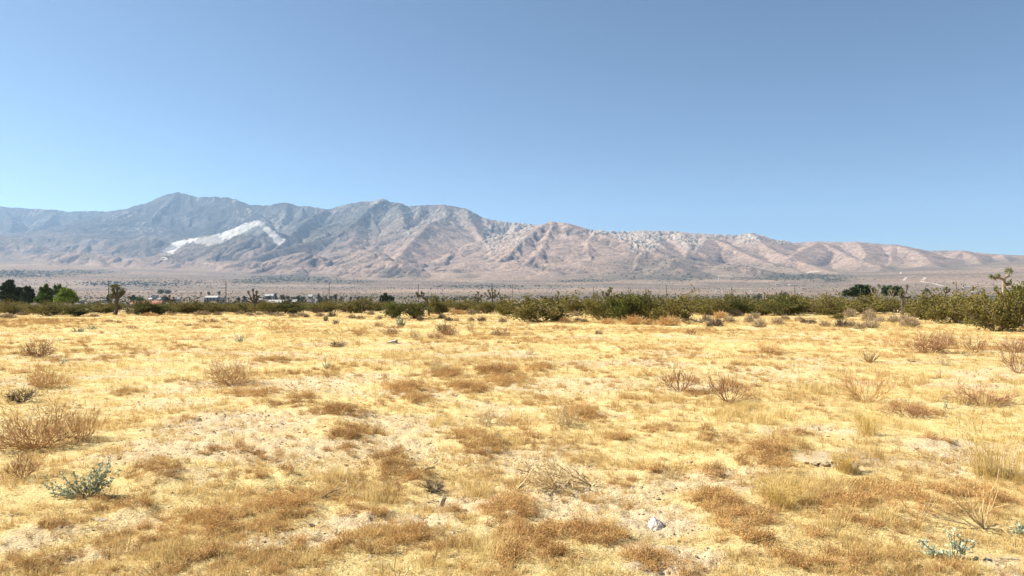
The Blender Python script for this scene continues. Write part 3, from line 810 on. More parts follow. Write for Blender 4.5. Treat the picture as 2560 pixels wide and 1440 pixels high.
def creosote_meshes(seed, leafmat, dens=1.0, openness=.3, legs=0.3):
    """unit shrub: about 1 high and 1 wide; many stems fanning from one foot, leaves on the outer twigs"""
    R = random.Random(seed)
    st, lf = MB(), MB()
    tips = []
    for _ in range(int(26 * (0.7 + .3 * dens))):
        a = R.uniform(0, 2 * math.pi); lean = R.uniform(.03, .85)
        d = Vector((math.cos(a) * lean, math.sin(a) * lean, 1.0 - lean * .5)).normalized()
        b = Vector((math.cos(a), math.sin(a), 0)) * R.uniform(0, .07)
        grow(st, b, d, R.uniform(.20, .56), R.uniform(.006, .011), 2, R, 4, .22, .05, .45, (2, 4), .62, tips, t0=.3)
    for (p, d, lv) in tips:
        if p.z < legs * R.uniform(0, .8) and R.random() < .8: continue
        n = int(R.choice((7, 10, 13, 17)) * dens) if lv == 0 else int(7 * dens)
        tone = R.random()
        for _ in range(n):
            c = p + rv(R, .042) - d * R.uniform(0, .08)
            if c.z < .03: continue
            ld = (d + rv(R, .6) + Vector((0, 0, .25))).normalized()
            lf.leaf(c, ld, rv(R, 1), R.uniform(.034, .066), R.uniform(.018, .034), min(1, max(0, .55 * tone + .45 * R.random())))
    lf.normalise(st)
    return st.mesh("creosote_stems", M['creo_stem']), lf.mesh("creosote_foliage", leafmat)

def mound_mesh(seed, m, n=150, lv=1, r=.006):
    """low rounded grey desert shrub, a dense dome of fine twigs; unit size"""
    R = random.Random(seed); b = MB()
    for _ in range(n):
        d = hemi(R, .05, 1)
        k = R.uniform(.75, 1.1)
        d2 = Vector((d.x, d.y, d.z * .95 + .12)).normalized()
        grow(b, Vector((d.x * .1, d.y * .1, 0)), d2, .40 * k, r, lv, R, 3, .25, .0, .55, (2, 4), .5, None, (0, 1), .5)
    b.normalise()
    return b.mesh("twig_mound", m)

def tumble_mesh(seed, m, n=26, lv=3, r=.010, up=.12, curl=.28, flat=0.0, lean=None, spread=.55, kids=(2, 3)):
    """dead twiggy shrub: curved branches spreading from one foot and bending upward; unit width"""
    R = random.Random(seed); b = MB()
    for _ in range(n):
        d = hemi(R, .05, .75 if not flat else .35)
        if lean: d = (d + Vector(lean)).normalized()
        grow(b, Vector((d.x * .04, d.y * .04, .0)), d, R.uniform(.24, .36), r, lv, R, 4, curl, up, spread, kids, .66, None, (0, 1), .4, .72)
    b.normalise()
    return b.mesh("branches", m)

def ico_rock(seed, m, sx, sy, sz, rough=.18, cuts=3, sharp=True):
    R = random.Random(seed)
    bm = bmesh.new()
    pts = [hemi(R, -.35, 1) for _ in range(16)]
    for q in pts:
        k = R.uniform(.75, 1.1)
        bm.verts.new((q.x * k * sx, q.y * k * sy, max(q.z * k, -.2) * sz))
    bmesh.ops.convex_hull(bm, input=bm.verts)
    for v in [v for v in bm.verts if not v.link_faces]: bm.verts.remove(v)
    bmesh.ops.triangulate(bm, faces=bm.faces)
    bmesh.ops.subdivide_edges(bm, edges=bm.edges, cuts=cuts, use_grid_fill=True)
    s = max(sx, sy, sz)
    for v in bm.verts:
        n = mnoise.noise(v.co / s * 2.6 + Vector((seed, 0, 0))) * rough + mnoise.noise(v.co / s * 7 + Vector((0, seed, 0))) * rough * .4
        v.co += v.co.normalized() * n * s
    me = bpy.data.meshes.new("rock"); bm.to_mesh(me); bm.free()
    me.materials.append(m)
    return me

# ================================================================== creosote shrubs
CREO = {}
for k_, mt, ds, lg in (('olive', M['creo'], 1.15, .2), ('olive2', M['creo'], 1.05, .24), ('olive3', M['creo'], 1.15, .22), ('dark', M['creo_dark'], 1.25, .12), ('dark2', M['creo_dark'], 1.0, .2), ('green', M['creo_green'], 1.2, .1), ('thin', M['creo'], .75, .3)):
    CREO[k_] = creosote_meshes(len(CREO) * 13 + 7, mt, ds, .3, lg)

def creosote(px, by, top, wpx, kindk, label, group, rz, Y=None, proto=None):
    c = ground_pt(px, by) if Y is None else None
    if Y is not None:
        q = at(px, 720, Y); c = np.array((q[0], q[1], float(gz_low(q[0], q[1]))))
    zt = at(px, top, c[1])[2]
    h = max(.4, zt - c[2]); w = wpx * c[1] / F
    o = bpy.data.objects.new("creosote_bush", None); COL.objects.link(o)
    o.location = (c[0], c[1], c[2] - .02); o.rotation_euler = (0, 0, rz)
    o.empty_display_size = .2
    tag(o, label, "bush", group)
    st, lf = CREO[kindk]
    sc = (w, w, h)
    link("stems", st, o, sc=sc); link("foliage", lf, o, sc=sc)
    return o

GB = "creosote bushes along the far edge of the field"
FRONT = [
 (28, 787, 752, 100, 'thin', "grey olive thin creosote bush, leftmost in the row, below the tall pine"),
 (118, 790, 757, 84, 'olive3', "bright olive rounded bush in front of the pale pipe rail"),
 (192, 791, 762, 76, 'dark', "small dark round bush between the bright olive bush and the single trunk joshua tree"),
 (260, 783, 757, 96, 'olive', "low brownish olive bush just left of the leafy headed joshua tree"),
 (352, 788, 751, 80, 'dark2', "dark green bush just right of the leafy headed joshua tree"),
 (402, 788, 756, 70, 'dark', "dark low bush touching the right side of the dark green bush by the joshua tree"),
 (470, 784, 755, 90, 'olive', "olive bush in front of the short pole with one crossarm"),
 (540, 784, 756, 80, 'olive2', "olive bush in front of the long white barn"),
 (602, 784, 757, 70, 'olive', "olive bush just left of the forked dark joshua tree"),
 (672, 784, 754, 80, 'olive3', "olive bush just right of the forked dark joshua tree, before the long white roof"),
 (735, 785, 752, 90, 'dark2', "darker olive bush below the small candelabra joshua tree"),
 (800, 780, 753, 90, 'olive', "olive bush at the foot of the tall bare pole near the round far trees"),
 (880, 783, 747, 110, 'olive2', "wide leggy olive bush right of the tall bare pole, grey stems showing"),
 (935, 779, 748, 80, 'olive', "olive bush with the dark conifer behind its top"),
 (982, 797, 757, 62, 'green', "deep green bush, left half of the large dark clump behind the upright plant"),
 (1035, 798, 750, 86, 'dark', "dark bush, right half of the large dark clump behind the upright plant"),
 (1098, 786, 742, 66, 'olive', "golden olive vase shaped bush right of the leaning joshua tree"),
 (1165, 776, 747, 90, 'olive2', "olive bush on the low bank behind the tan mounds"),
 (1214, 784, 750, 60, 'olive3', "small vase shaped olive bush below the umbrella joshua tree"),
 (1262, 790, 750, 66, 'olive', "golden olive bush with narrow foot left of the largest central bush"),
 (1355, 806, 742, 160, 'olive2', "largest central olive bush with a wide crown and a dark narrow foot"),
 (1440, 784, 745, 80, 'olive', "olive bush behind the gap of tan ground right of the largest central bush"),
 (1505, 801, 742, 95, 'olive3', "olive bush under the stubby two headed joshua tree"),
 (1563, 803, 736, 85, 'green', "bright green bush in the middle of the big thicket"),
 (1622, 804, 740, 95, 'dark2', "dark olive bush with tan grass skirt in the big thicket"),
 (1690, 806, 736, 110, 'olive2', "tall leggy olive bush at the right end of the big thicket above the fallen branches"),
 (1762, 786, 745, 90, 'olive', "olive bush just right of the fallen branches"),
 (1830, 782, 743, 100, 'olive3', "olive bush at the foot of the pole with the short top arm"),
 (1905, 788, 742, 110, 'olive', "olive bush with a dark base behind the dome shaped tan mounds"),
 (1995, 784, 740, 110, 'olive2', "olive bush at the foot of the T shaped pole"),
 (2075, 787, 740, 110, 'olive', "olive bush left of the dark spreading pines"),
 (2095, 800, 781, 34, 'olive3', "small low olive bush among the grey mounds"),
 (2160, 784, 740, 110, 'olive', "olive bush straight below the dark spreading pines"),
 (2245, 782, 741, 100, 'olive2', "leggy olive bush at the foot of the crouching joshua tree"),
 (2310, 800, 732, 110, 'olive', "olive bush left of the wide leggy bush near the right side"),
 (2385, 808, 733, 145, 'olive2', "wide leggy olive bush with bare grey stems showing below"),
 (2450, 815, 732, 85, 'olive', "olive bush wedged between the wide leggy bush and the biggest dark footed bush"),
 (2492, 829, 724, 165, 'olive2', "biggest bush in the picture, dark foot of bare stems, below the tall joshua tree"),
 (2562, 822, 714, 105, 'green', "bright green bush cut by the right edge behind the biggest bush"),
]
RB = random.Random(11)
for (px, by, top, w, k_, lab) in FRONT:
    creosote(px, by, top, w * (1.12 if px < 1300 else (1.28 if px < 2320 else 1.06)), k_, lab, GB, RB.uniform(0, 6.28))

# the belt behind: nothing tells these apart
MARKS = [(-80, "beyond the left edge pines"), (20, "below the tall pine"), (115, "below the pointed leafy tree"), (170, "below the lime tree"), (290, "by the leafy headed joshua tree"), (360, "before the reddish roof"),
         (450, "by the short one armed pole"), (527, "before the white barn"), (575, "by the tall thick pole"), (637, "by the forked joshua tree"), (690, "before the long white roof"), (760, "before the white cottage"), (823, "by the tall bare pole"),
         (965, "before the dark conifer"), (1050, "by the leaning joshua tree"), (1130, "right of the leaning joshua tree"), (1195, "by the dark joshua tree"), (1235, "by the umbrella joshua tree"), (1290, "left of the largest central bush"), (1355, "behind the largest central bush"), (1440, "right of the largest central bush"), (1515, "by the two headed joshua tree"),
         (1600, "behind the big thicket"), (1680, "behind the thicket's right end"), (1760, "behind the fallen branches"), (1829, "by the short armed pole"), (1910, "by the pale topped joshua tree"), (1987, "by the T shaped pole"), (2070, "left of the spreading pine"), (2150, "below the spreading pine"), (2215, "below the smaller right pine"), (2265, "by the crouching joshua tree"), (2365, "by the small round joshua tree"), (2440, "left of the tall joshua tree"), (2510, "by the tall joshua tree"), (2620, "beyond the right edge")]
ks = ['olive', 'olive2', 'olive3', 'dark2', 'olive', 'thin', 'olive2']
placed = [(p[0], ground_pt(p[0], p[1])[1]) for p in FRONT]
cnt = 0
for i in range(1400):
    if cnt >= 225: break
    Y = 62 * (220 / 62) ** (RB.random() ** 1.25)
    px = RB.uniform(-140, 2700)
    edge = np.interp(px, [-200, 700, 1000, 1250, 1450, 1700, 2250, 2420, 2700], [76, 78, 74, 74, 62, 62, 66, 50, 44])
    if Y < edge + 2: continue
    if Y < 112 and float(vn(px / 75.0, Y / 40.0, 301)) < (.44 if px < 1450 else .52): continue
    sep = 15 + 1500 / Y
    if any(abs(px - a) < sep * 1.4 and abs(Y - b) < 4 for a, b in placed): continue
    placed.append((px, Y)); cnt += 1
    hgt = RB.uniform(*((.85, 1.32) if px < 880 else ((1.05, 1.6) if px < 1290 else (1.2, 1.95))))
    q = at(px, 720, Y); zg = float(gz_low(q[0], q[1]))
    py_top = project(q[0], Y, zg + hgt)[1]
    kc = RB.choice(ks)
    tone = {'dark2': 'dark olive', 'thin': 'sparse olive'}.get(kc, 'olive')
    size = 'tall' if hgt > 1.55 else ('low' if hgt < 1.15 else 'middling')
    rowp = 'just behind the first row' if Y < 88 else ('midway back in the belt' if Y < 122 else 'far back in the belt')
    mark = min(MARKS, key=lambda q: abs(q[0] - px))[1]
    creosote(px, 0, py_top, RB.uniform(3.0, 4.8) * F / Y, kc, f"{size} {tone} bush {rowp}, {mark}", "creosote bushes deep in the scrub belt", RB.uniform(0, 6.28), Y)

# ================================================================== grey mounded shrubs in front of the bushes
BUR = [mound_mesh(100 + i, M['bursage'], 130, 1, .008) for i in range(3)]
BURG = [mound_mesh(110 + i, M['tumble_grey'], 120, 1, .008) for i in range(2)]
BURT = mound_mesh(120, M['tumble_tan'], 130, 1, .008)
MOUNDS = []   # px, base, width, height, kind
for s in """20 795 46 12 b|60 788 30 10 b|150 788 30 10 b|235 792 26 8 b|330 786 30 10 b|372 790 40 8 t|430 786 26 8 b|500 787 30 10 b|515 787 24 9 b|545 788 26 9 b|600 787 28 9 b|625 789 24 8 b|648 788 22 8 b|662 786 18 8 b|680 789 24 9 b|700 790 26 9 b|732 794 26 11 b|755 792 28 11 b|768 794 18 8 g|790 783 20 10 g|800 792 28 11 b|815 804 14 14 g|830 792 26 12 g|880 796 24 10 b|902 798 26 9 b|928 786 22 9 b|948 798 22 9 b|1050 803 20 14 g|1085 785 26 10 t|1105 796 22 12 g|1122 803 26 10 g|1142 803 18 7 b|1120 782 40 12 t|1150 786 44 11 t|1178 787 22 14 b|1195 784 24 8 b|1178 803 22 10 b|1205 804 26 12 g|1220 782 18 9 b|1256 806 26 11 b|1300 788 20 10 b|1412 806 34 12 t|1440 790 32 12 b|1445 804 22 10 g|1462 806 22 9 b|1520 810 40 14 t|1585 812 60 22 t|1672 814 62 22 t|1625 812 40 14 t|1765 806 34 18 b|1792 816 36 20 g|1775 820 20 16 g|1838 792 30 16 g|1850 790 20 12 b|1800 796 36 16 t|1822 808 36 18 b|1872 806 30 14 b|1886 798 36 14 b|1898 818 40 20 b|1945 812 36 16 b|1962 800 28 12 b|1998 802 24 12 b|2012 806 22 10 g|2030 810 26 12 g|2062 816 30 14 b|2105 818 38 20 g|2125 792 36 20 b|2132 816 30 14 b|2172 802 40 26 b|2178 820 44 22 b|2150 822 30 14 b|2200 806 30 16 b|2235 806 36 18 b|2275 818 52 26 b|2290 794 30 14 b|2260 800 26 14 b""".split('|'):
    a = s.split(); MOUNDS.append((int(a[0]), int(a[1]), int(a[2]), int(a[3]), a[4]))
RM = random.Random(5)
near_words = [(90, "below the tall pine"), (215, "by the small dark round bush"), (300, "near the leafy headed joshua tree"), (420, "before the dark green bush pair"), (570, "before the long white barn"),
              (665, "near the forked joshua tree"), (780, "below the candelabra joshua tree"), (870, "below the tall bare pole"), (965, "left of the dark green clump"), (1075, "right of the dark green clump"), (1160, "on the low bank right of the leaning joshua tree"),
              (1280, "below the umbrella joshua tree"), (1480, "beside the largest central bush"), (1740, "along the skirt of the big thicket"), (1860, "by the fallen branches"), (2000, "below the T shaped pole"), (2100, "left of the dark spreading pines"), (2215, "below the dark spreading pines"), (2600, "left of the wide leggy bush")]
kname = {'b': 'pale grey brown', 'g': 'dark grey', 't': 'tan brown'}
seen_m = {}
for (px, by, w, h, k_) in MOUNDS:
    where = next(t for lim, t in near_words if px < lim)
    me = {'b': RM.choice(BUR), 'g': RM.choice(BURG), 't': BURT}[k_]
    c = ground_pt(px, by); s = c[1] / F
    o = link("desert_shrub", me, None, (c[0], c[1], c[2] - .015), RM.uniform(0, 6.28), (w * s * 1.05, w * s * 1.05, h * s * 1.15))
    size = 'wide' if w >= 34 else ('small' if w <= 22 else 'domed')
    key = f"{size} {kname[k_]} mound {where}"
    seen_m.setdefault(key, []).append((px, by, o))
    tag(o, key, "shrub", "grey twiggy mounds before the bushes")
for key, lst in seen_m.items():
    if len(lst) > 1:
        lst.sort(key=lambda q: q[0])
        names = ['leftmost', 'second', 'third', 'fourth', 'fifth', 'sixth', 'seventh']
        for i, (px, by, o) in enumerate(lst):
            nm = names[i] if len(lst) > 2 else ('left one', 'right one')[i]
            o["label"] = f"{nm} {key}" if len(lst) > 2 else f"{key}, {nm}"

# ================================================================== dead twiggy shrubs and other single plants in the field
TW = {'red': [tumble_mesh(200 + i, M['tumble'], 48, 3, .0052, .09, .32) for i in range(2)],
      'redopen': [tumble_mesh(210 + i, M['tumble'], 26, 3, .0052, .13, .26, spread=.42) for i in range(2)],
      'tan': [tumble_mesh(220 + i, M['tumble_tan'], 44, 3, .0052, .10, .32) for i in range(2)],
      'big': [tumble_mesh(290, M['tumble_mid'], 70, 3, .0040, .10, .34)],
      'tanopen': [tumble_mesh(230, M['tumble_tan'], 26, 3, .005, .15, .24, spread=.38)],
      'flat': [tumble_mesh(240, M['tumble'], 52, 3, .0055, .03, .3, flat=1)],
      'grey': [tumble_mesh(250, M['tumble_grey'], 36, 3, .008, .07, .3)],
      'pale': [tumble_mesh(260, M['straw'], 34, 3, .0062, .06, .42)],
      'paletuft': [tumble_mesh(270, M['straw'], 60, 0, .012, .10, .2)]}
DEAD = [
 (95, 893, 84, 45, 'red', "dark reddish brown twiggy ball near the left edge with grey twigs on top"),
 (115, 970, 105, 52, 'tan', "tan brown spreading dead shrub near the left edge below the reddish twiggy ball"),
 (578, 962, 130, 66, 'big', "tan tangled dead shrub with long arching stems left of the centre"),
 (55, 1004, 80, 34, 'grey', "small blackish dead shrub near the left edge"),
 (95, 1118, 250, 104, 'big', "biggest dead shrub, a rusty tan tangle at the left edge with dark foot"),
 (205, 1100, 110, 78, 'tanopen', "open tan dead shrub with upright curved stems against the biggest rusty tangle"),
 (1698, 978, 104, 58, 'redopen', "brown open twiggy shrub, left of the neighbouring pair right of centre"),
 (1822, 1004, 124, 66, 'redopen', "dark brown twiggy shrub with arching stems, right of the neighbouring pair"),
 (2165, 1003, 140, 78, 'tanopen', "tan cage like dead shrub with curved upright stems in the right half"),
 (2322, 883, 110, 54, 'red', "large dense reddish brown shrub below the wide leggy bush"),
 (2368, 865, 50, 34, 'red', "small reddish brown shrub tucked behind the right side of the large dense one"),
 (2437, 881, 68, 40, 'redopen', "vase shaped reddish brown shrub right of the large dense one"),
 (2535, 880, 90, 36, 'red', "wide low reddish brown shrub cut by the right edge"),
 (2545, 932, 90, 56, 'redopen', "open brown shrub with pale fallen twigs at the right edge"),
 (1926, 884, 92, 32, 'tan', "low tan brown dead shrub in the field left of the large dense reddish one"),
 (2445, 1008, 180, 44, 'flat', "long low reddish dead shrub lying flat in the right half"),
 (2270, 1040, 130, 34, 'flat', "low brown dead shrub left below the long flat one"),
 (900, 838, 64, 22, 'tan', "tan orange dead shrub left of the grey green upright plant"),
 (978, 838, 46, 20, 'red', "small reddish dead shrub below the grey green upright plant"),
 (1033, 847, 50, 26, 'pale', "whitish brown dead shrub bent over right of the pale block of stone"),
 (1088, 847, 46, 16, 'red', "small rust coloured dead shrub right of the whitish bent one"),
 (1122, 838, 58, 26, 'red', "pinkish brown dead shrub leaning beside a dark grey one"),
 (1106, 830, 36, 22, 'grey', "dark grey dead shrub touching the pinkish brown one"),
 (1178, 831, 28, 18, 'redopen', "small rosy dead shrub below the umbrella joshua tree"),
 (1254, 840, 56, 20, 'red', "pinkish brown dead shrub beside a small grey green plant"),
 (948, 817, 36, 12, 'red', "low pinkish brown dead shrub left of the upright grey green plant"),
 (990, 820, 40, 8, 'flat', "flat pinkish brown dead shrub at the foot of the upright grey green plant"),
 (840, 811, 20, 13, 'grey', "single small grey brown ball shaped shrub out in the yellow grass"),
 (1727, 838, 42, 18, 'redopen', "small reddish dead shrub out before the fallen branches"),
 (1705, 880, 34, 14, 'tan', "very small tan dead shrub left of the low tan brown one"),
 (1732, 892, 26, 14, 'tan', "very small orange brown dead shrub in the bare middle of the right half"),
 (2055, 862, 26, 12, 'tan', "very small tan dead shrub above the white tuft"),
 (2230, 866, 60, 24, 'tanopen', "thin tan dead shrub left of the large dense reddish one"),
 (2240, 842, 40, 16, 'tanopen', "thin pale tan dead shrub behind the large dense reddish one"),
 (2175, 906, 40, 28, 'paletuft', "whitish dry tuft standing alone in the right half"),
 (700, 830, 80, 26, 'tanopen', "thin spreading dead plant with few stems in the left half of the yellow field"),
 (478, 815, 40, 8, 'flat', "flat pinkish dead shrub below the short pole with one crossarm"),
 (400, 808, 26, 8, 'flat', "small flat pinkish dead shrub below the dark green bush pair"),
 (332, 822, 30, 8, 'flat', "small flat brown dead shrub right of the two grey green tufts"),
 (522, 806, 50, 12, 'flat', "long low reddish brown dead shrub before the long white barn"),
 (562, 801, 22, 8, 'red', "tiny reddish shrub right of the long low reddish brown one"),
 (272, 806, 30, 8, 'red', "small rosy brown shrub in front of the leafy headed joshua tree"),
 (296, 808, 18, 6, 'grey', "tiny grey shrub in front of the leafy headed joshua tree"),
 (1415, 1068, 110, 58, 'pale', "pale straw coloured bundle of dead stems with dark hollow right of centre"),
 (1100, 928, 70, 32, 'pale', "whitish thin dead twigs above the brown weeds at the centre"),
 (1215, 1062, 90, 44, 'pale', "pale dead twigs standing among brown weeds left of the straw bundle"),
 (1385, 1222, 190, 76, 'pale', "large bleached tangle of dead branches in the middle foreground"),
 (1085, 1228, 60, 30, 'grey', "dark grey dead twigs behind the split stump in the foreground"),
 (55, 1195, 90, 60, 'redopen', "leafless brown shrub on a clump of black litter at the left edge"),
 (2500, 1192, 80, 26, 'grey', "dead stems coloured dark as foot shade in the tall wispy clump at the right edge"),  # the clump's foot shade, put into the twigs' dark colour
 (1075, 1010, 30, 10, 'pale', "small pale dead twig heap by the little white stone"),
 (2345, 912, 44, 26, 'pale', "greyish white dead plant below the large dense reddish shrub"),
 (2280, 905, 26, 12, 'paletuft', "small white curl of dead stems right of the whitish tuft"),
 (1325, 886, 32, 16, 'pale', "small grey white dead plant standing in the middle of the yellow field"),
 (1215, 868, 26, 14, 'pale', "small grey brown dead plant left of the grey white one in the yellow field"),
 (1320, 838, 40, 12, 'pale', "flat grey white dead plant below the largest central bush"),
 (1497, 836, 24, 10, 'grey', "small slate grey dead tuft below the big thicket"),
 (845, 867, 44, 14, 'grey', "low blue grey dead tuft left of the pale block of stone"),
]
RD = random.Random(21)
for (px, by, w, h, k_, lab) in DEAD:
    me = RD.choice(TW[k_])
    c = ground_pt(px, by); s = c[1] / F
    o = link("dead_shrub", me, None, (c[0], c[1], c[2] - .01), RD.uniform(0, 6.28), (w * s * 1.05, w * s * 1.05, h * s * 1.05))
    tag(o, lab, "shrub", "dead twiggy shrubs in the field")

# pale sticks lying loose
def stick_plant(px, by, tipsp, label, r, m, name="dry_stalks", depth=.12, sag=.12):
    c = ground_pt(px, by); s = c[1] / F; R = random.Random(px)
    b = MB()
    for (dx, dy) in tipsp:
        e = Vector((dx * s, R.uniform(-depth, depth), -dy * s)) if dy < 0 else Vector((dx * s, -dy * s * c[1] / CAMZ, .012))
        mid = Vector((e.x * .55 + R.uniform(-.02, .02), e.y * .5, e.z * .38 + sag * .1))
        pts = []
        for i in range(7):
            t = i / 6
            pts.append(mid * (2 * t * (1 - t)) + e * (t * t) + rv(R, .004))
        rr = r * R.uniform(.7, 1.2)
        b.tube(pts, [rr * (1 - .55 * i / 6) for i in range(7)], 4, R.random())
        if R.random() < .7:
            grow(b, pts[3], (pts[4] - pts[3]).normalized().lerp(rv(R, 1).normalized(), .45), (e.length) * .35, rr * .6, 0, R, 4, .25)
    o = link(name, b.mesh("stalks", m), None, tuple(c))
    return tag(o, label, "dry stalks", "bleached dry stalks on the ground")

stick_plant(2455, 1318, [(-140, -60), (-110, -110), (-95, -95), (-45, -130), (-60, -75), (25, -150), (40, -105), (75, -10), (60, 18), (-30, -95), (-180, -40), (-70, -120), (15, -90), (-10, -110), (95, 5), (-120, -30)],
            "long bleached stalks spraying left above the silvery thistle at lower right", .0045, M['straw'])
stick_plant(2300, 1310, [(-60, -80), (-40, -20), (20, -110), (45, -100), (-90, 10), (60, 15), (-75, -30), (10, -60), (35, 30)], "forked bleached stalks left of the long spray at lower right", .004, M['straw'])
stick_plant(865, 1238, [(10, -70), (14, -88), (50, -38), (55, 5), (-20, -20), (-60, 10), (-85, 20), (-55, 30), (75, 14), (-120, -20)], "whitish branching stalks over a shaded hollow in the left foreground", .004, M['straw'])
stick_plant(790, 1250, [(-70, -20), (-50, 20), (-30, 34), (40, -18), (70, -30), (-90, -5), (20, 16)], "dark criss crossed dead stems beside the whitish branching stalks", .006, M['tumble_grey'])
stick_plant(990, 1450, [(-60, -20), (-20, -42), (-8, -48), (15, -44), (60, -56), (45, -22), (80, -22), (-40, -8)], "straw stalks rising from the bottom edge left of centre", .0042, M['straw'])
stick_plant(745, 982, [(-26, -52), (-34, -28), (-14, -32), (30, 8), (-22, -20)], "few arched tan stalks above the brown weeds in the left half", .006, M['tumble_tan'])
stick_plant(1320, 1180, [(-8, -50), (14, -30), (40, -20), (-30, -14), (60, -6)], "grey crooked stalks sticking up behind the large bleached tangle", .006, M['straw'])
stick_plant(1480, 1215, [(-40, -40), (20, -30), (40, 0), (-90, -60), (-120, -30), (-140, -50), (-60, -50)], "thick bleached stems arching over the large bleached tangle", .0075, M['straw'])
stick_plant(1290, 1225, [(20, -60), (50, -70), (90, -60), (-10, -30), (30, -20), (70, -40)], "bleached stems arching from the left side of the large bleached tangle", .0065, M['straw'])

# ---- leafy grey green plants
def leafy_plant(px, by, tipsp, label, leafm, L, w, nper, r=.004, leafname="leaves", seed=0, lobed=False, depth=.10, cat="plant"):
    c = ground_pt(px, by); s = c[1] / F; R = random.Random(seed + px)
    o = bpy.data.objects.new("grey_green_plant", None); COL.objects.link(o)
    o.location = tuple(c); o.empty_display_size = .05
    tag(o, label, cat, "grey green leafy plants in the field")
    st, lf = MB(), MB()
    for (dx, dy) in tipsp:
        e = Vector((dx * s, R.uniform(-depth, depth) * abs(dx * s) * 4 + R.uniform(-.02, .02), max(-dy * s, .01)))
        mid = Vector((e.x * .6, e.y * .6, e.z * .30))
        P = [mid * (2 * t * (1 - t)) + e * (t * t) for t in [i / 8 for i in range(9)]]
        st.tube(P, [r * (1 - .6 * i / 8) for i in range(9)], 3, R.random())
        for k in range(nper):
            t = R.uniform(.22, 1) ** .8
            p = mid * (2 * t * (1 - t)) + e * (t * t) + rv(R, .008)
            d = ((e - mid).normalized() * .6 + rv(R, .6)).normalized()
            tn = R.random()
            if lobed:
                for q in range(5):
                    dd = (d + rv(R, .45)).normalized()
                    lf.leaf(p + d * (q * L * .22), dd, rv(R, 1), L * R.uniform(.5, .8), w * .8, min(1, max(0, tn + R.uniform(-.3, .3))))
            else:
                lf.leaf(p, d, rv(R, 1), L * R.uniform(.7, 1.2), w * R.uniform(.8, 1.2), tn)
    link("stems", st.mesh("plant_stems", M['greystem']), o)
    link(leafname, lf.mesh("plant_leaves", leafm), o)
    return o

leafy_plant(222, 1246, [(-105, -8), (-112, -38), (-95, -58), (-60, -66), (-72, -28), (-50, -40), (-38, -62), (-20, -55), (20, -78), (34, -92), (48, -104), (55, -82), (66, -70), (40, -60), (22, -52), (-85, -14), (-64, -6), (0, -62), (10, -70), (-30, -30), (44, -44), (-10, -40), (-44, -12), (28, -86), (58, -100)],
            "largest grey green leafy plant, leaning right, at lower left", M['teal'], .026, .016, 34, .004)
leafy_plant(2385, 1402, [(5, -72), (18, -60), (36, -50), (48, -40), (-4, -60), (-28, -22), (-60, -30), (-78, -48), (-95, -58), (-40, -8), (-18, -14), (30, -22), (-52, -16), (22, -38), (-70, -20), (-20, 4)],
            "silvery blue thistle like plant with jagged leaves at lower right", M['silver'], .034, .013, 9, .005, "jagged_leaves", 3, True)
leafy_plant(1003, 818, [(-12, -18), (-8, -26), (0, -30), (6, -26), (12, -20), (-4, -22), (3, -18), (10, -12), (-10, -10), (6, -8)], "upright grey green bushy plant before the dark green clump", M['teal'], .10, .05, 26, .012)
leafy_plant(600, 857, [(-10, -20), (-14, -28), (-6, -18), (2, -22), (10, -20), (16, -14), (-12, -8), (6, -12), (0, -10)], "grey green open plant with thin stems in the left half of the yellow field", M['silver'], .055, .03, 16, .008)
leafy_plant(195, 831, [(-14, -4), (-8, -9), (0, -12), (8, -10), (14, -6), (20, -10), (4, -8)], "low grey green tuft, left one of the touching pair near the left side", M['teal'], .075, .04, 20, .008)
leafy_plant(228, 825, [(-12, -6), (-6, -12), (2, -14), (10, -12), (16, -6), (4, -8)], "low grey green tuft, right one of the touching pair near the left side", M['teal'], .075, .04, 20, .008)
leafy_plant(148, 856, [(-8, -6), (-2, -12), (6, -12), (12, -10)], "sparse grey green sprig above the reddish twiggy ball", M['silver'], .06, .025, 9, .006)
leafy_plant(155, 910, [(-12, -6), (-4, -16), (4, -12), (12, -8), (8, -14)], "sparse grey green sprig below the reddish twiggy ball", M['teal'], .05, .022, 9, .006)
leafy_plant(817, 924, [(-10, -14), (-4, -26), (4, -22), (8, -14), (-6, -36), (2, -8), (10, -24), (-12, -26)], "pale green spindly plant standing alone on bare ground left of centre", M['silver'], .042, .02, 11, .006)
leafy_plant(828, 838, [(-18, -6), (-10, -9), (4, -8), (12, -4)], "thin sprawling green plant left of the tan orange dead shrub", M['teal'], .06, .025, 8, .008)
leafy_plant(1236, 838, [(-10, -8), (-4, -12), (4, -10)], "small grey green plant beside the pinkish brown dead shrub", M['silver'], .06, .03, 9, .007)
leafy_plant(1172, 818, [(-10, -8), (-4, -12), (6, -12), (12, -8)], "small grey green sprig above the rosy dead shrub", M['teal'], .07, .03, 9, .007)
leafy_plant(2415, 890, [(-12, -8), (-6, -12), (6, -8), (14, -4)], "small grey green sprig below the vase shaped reddish shrub", M['teal'], .05, .025, 12, .007)
leafy_plant(2364, 1022, [(-6, -20), (0, -32), (6, -18), (4, -10), (-8, -8)], "dark spindly green weed beside the long flat dead shrub", M['teal'], .03, .014, 10, .005)
leafy_plant(2556, 1335, [(-18, -20), (-10, -30), (4, -26), (-24, -6), (8, -12)], "grey green plant cut by the right edge above the bottom corner", M['teal'], .026, .014, 14, .004)
leafy_plant(1905, 893, [(-8, -3), (0, -5), (8, -3)], "tiny grey green tuft below the low tan brown dead shrub", M['silver'], .05, .025, 10, .006)
leafy_plant(560, 812, [(-10, -5), (4, -8), (12, -4)], "small grey green sprig at the right end of the long low reddish shrub", M['silver'], .08, .035, 8, .008)
leafy_plant(297, 838, [(-3, -12), (4, -8), (-6, -6)], "thin grey green sprig right of the touching grey green pair", M['silver'], .06, .025, 9, .007)

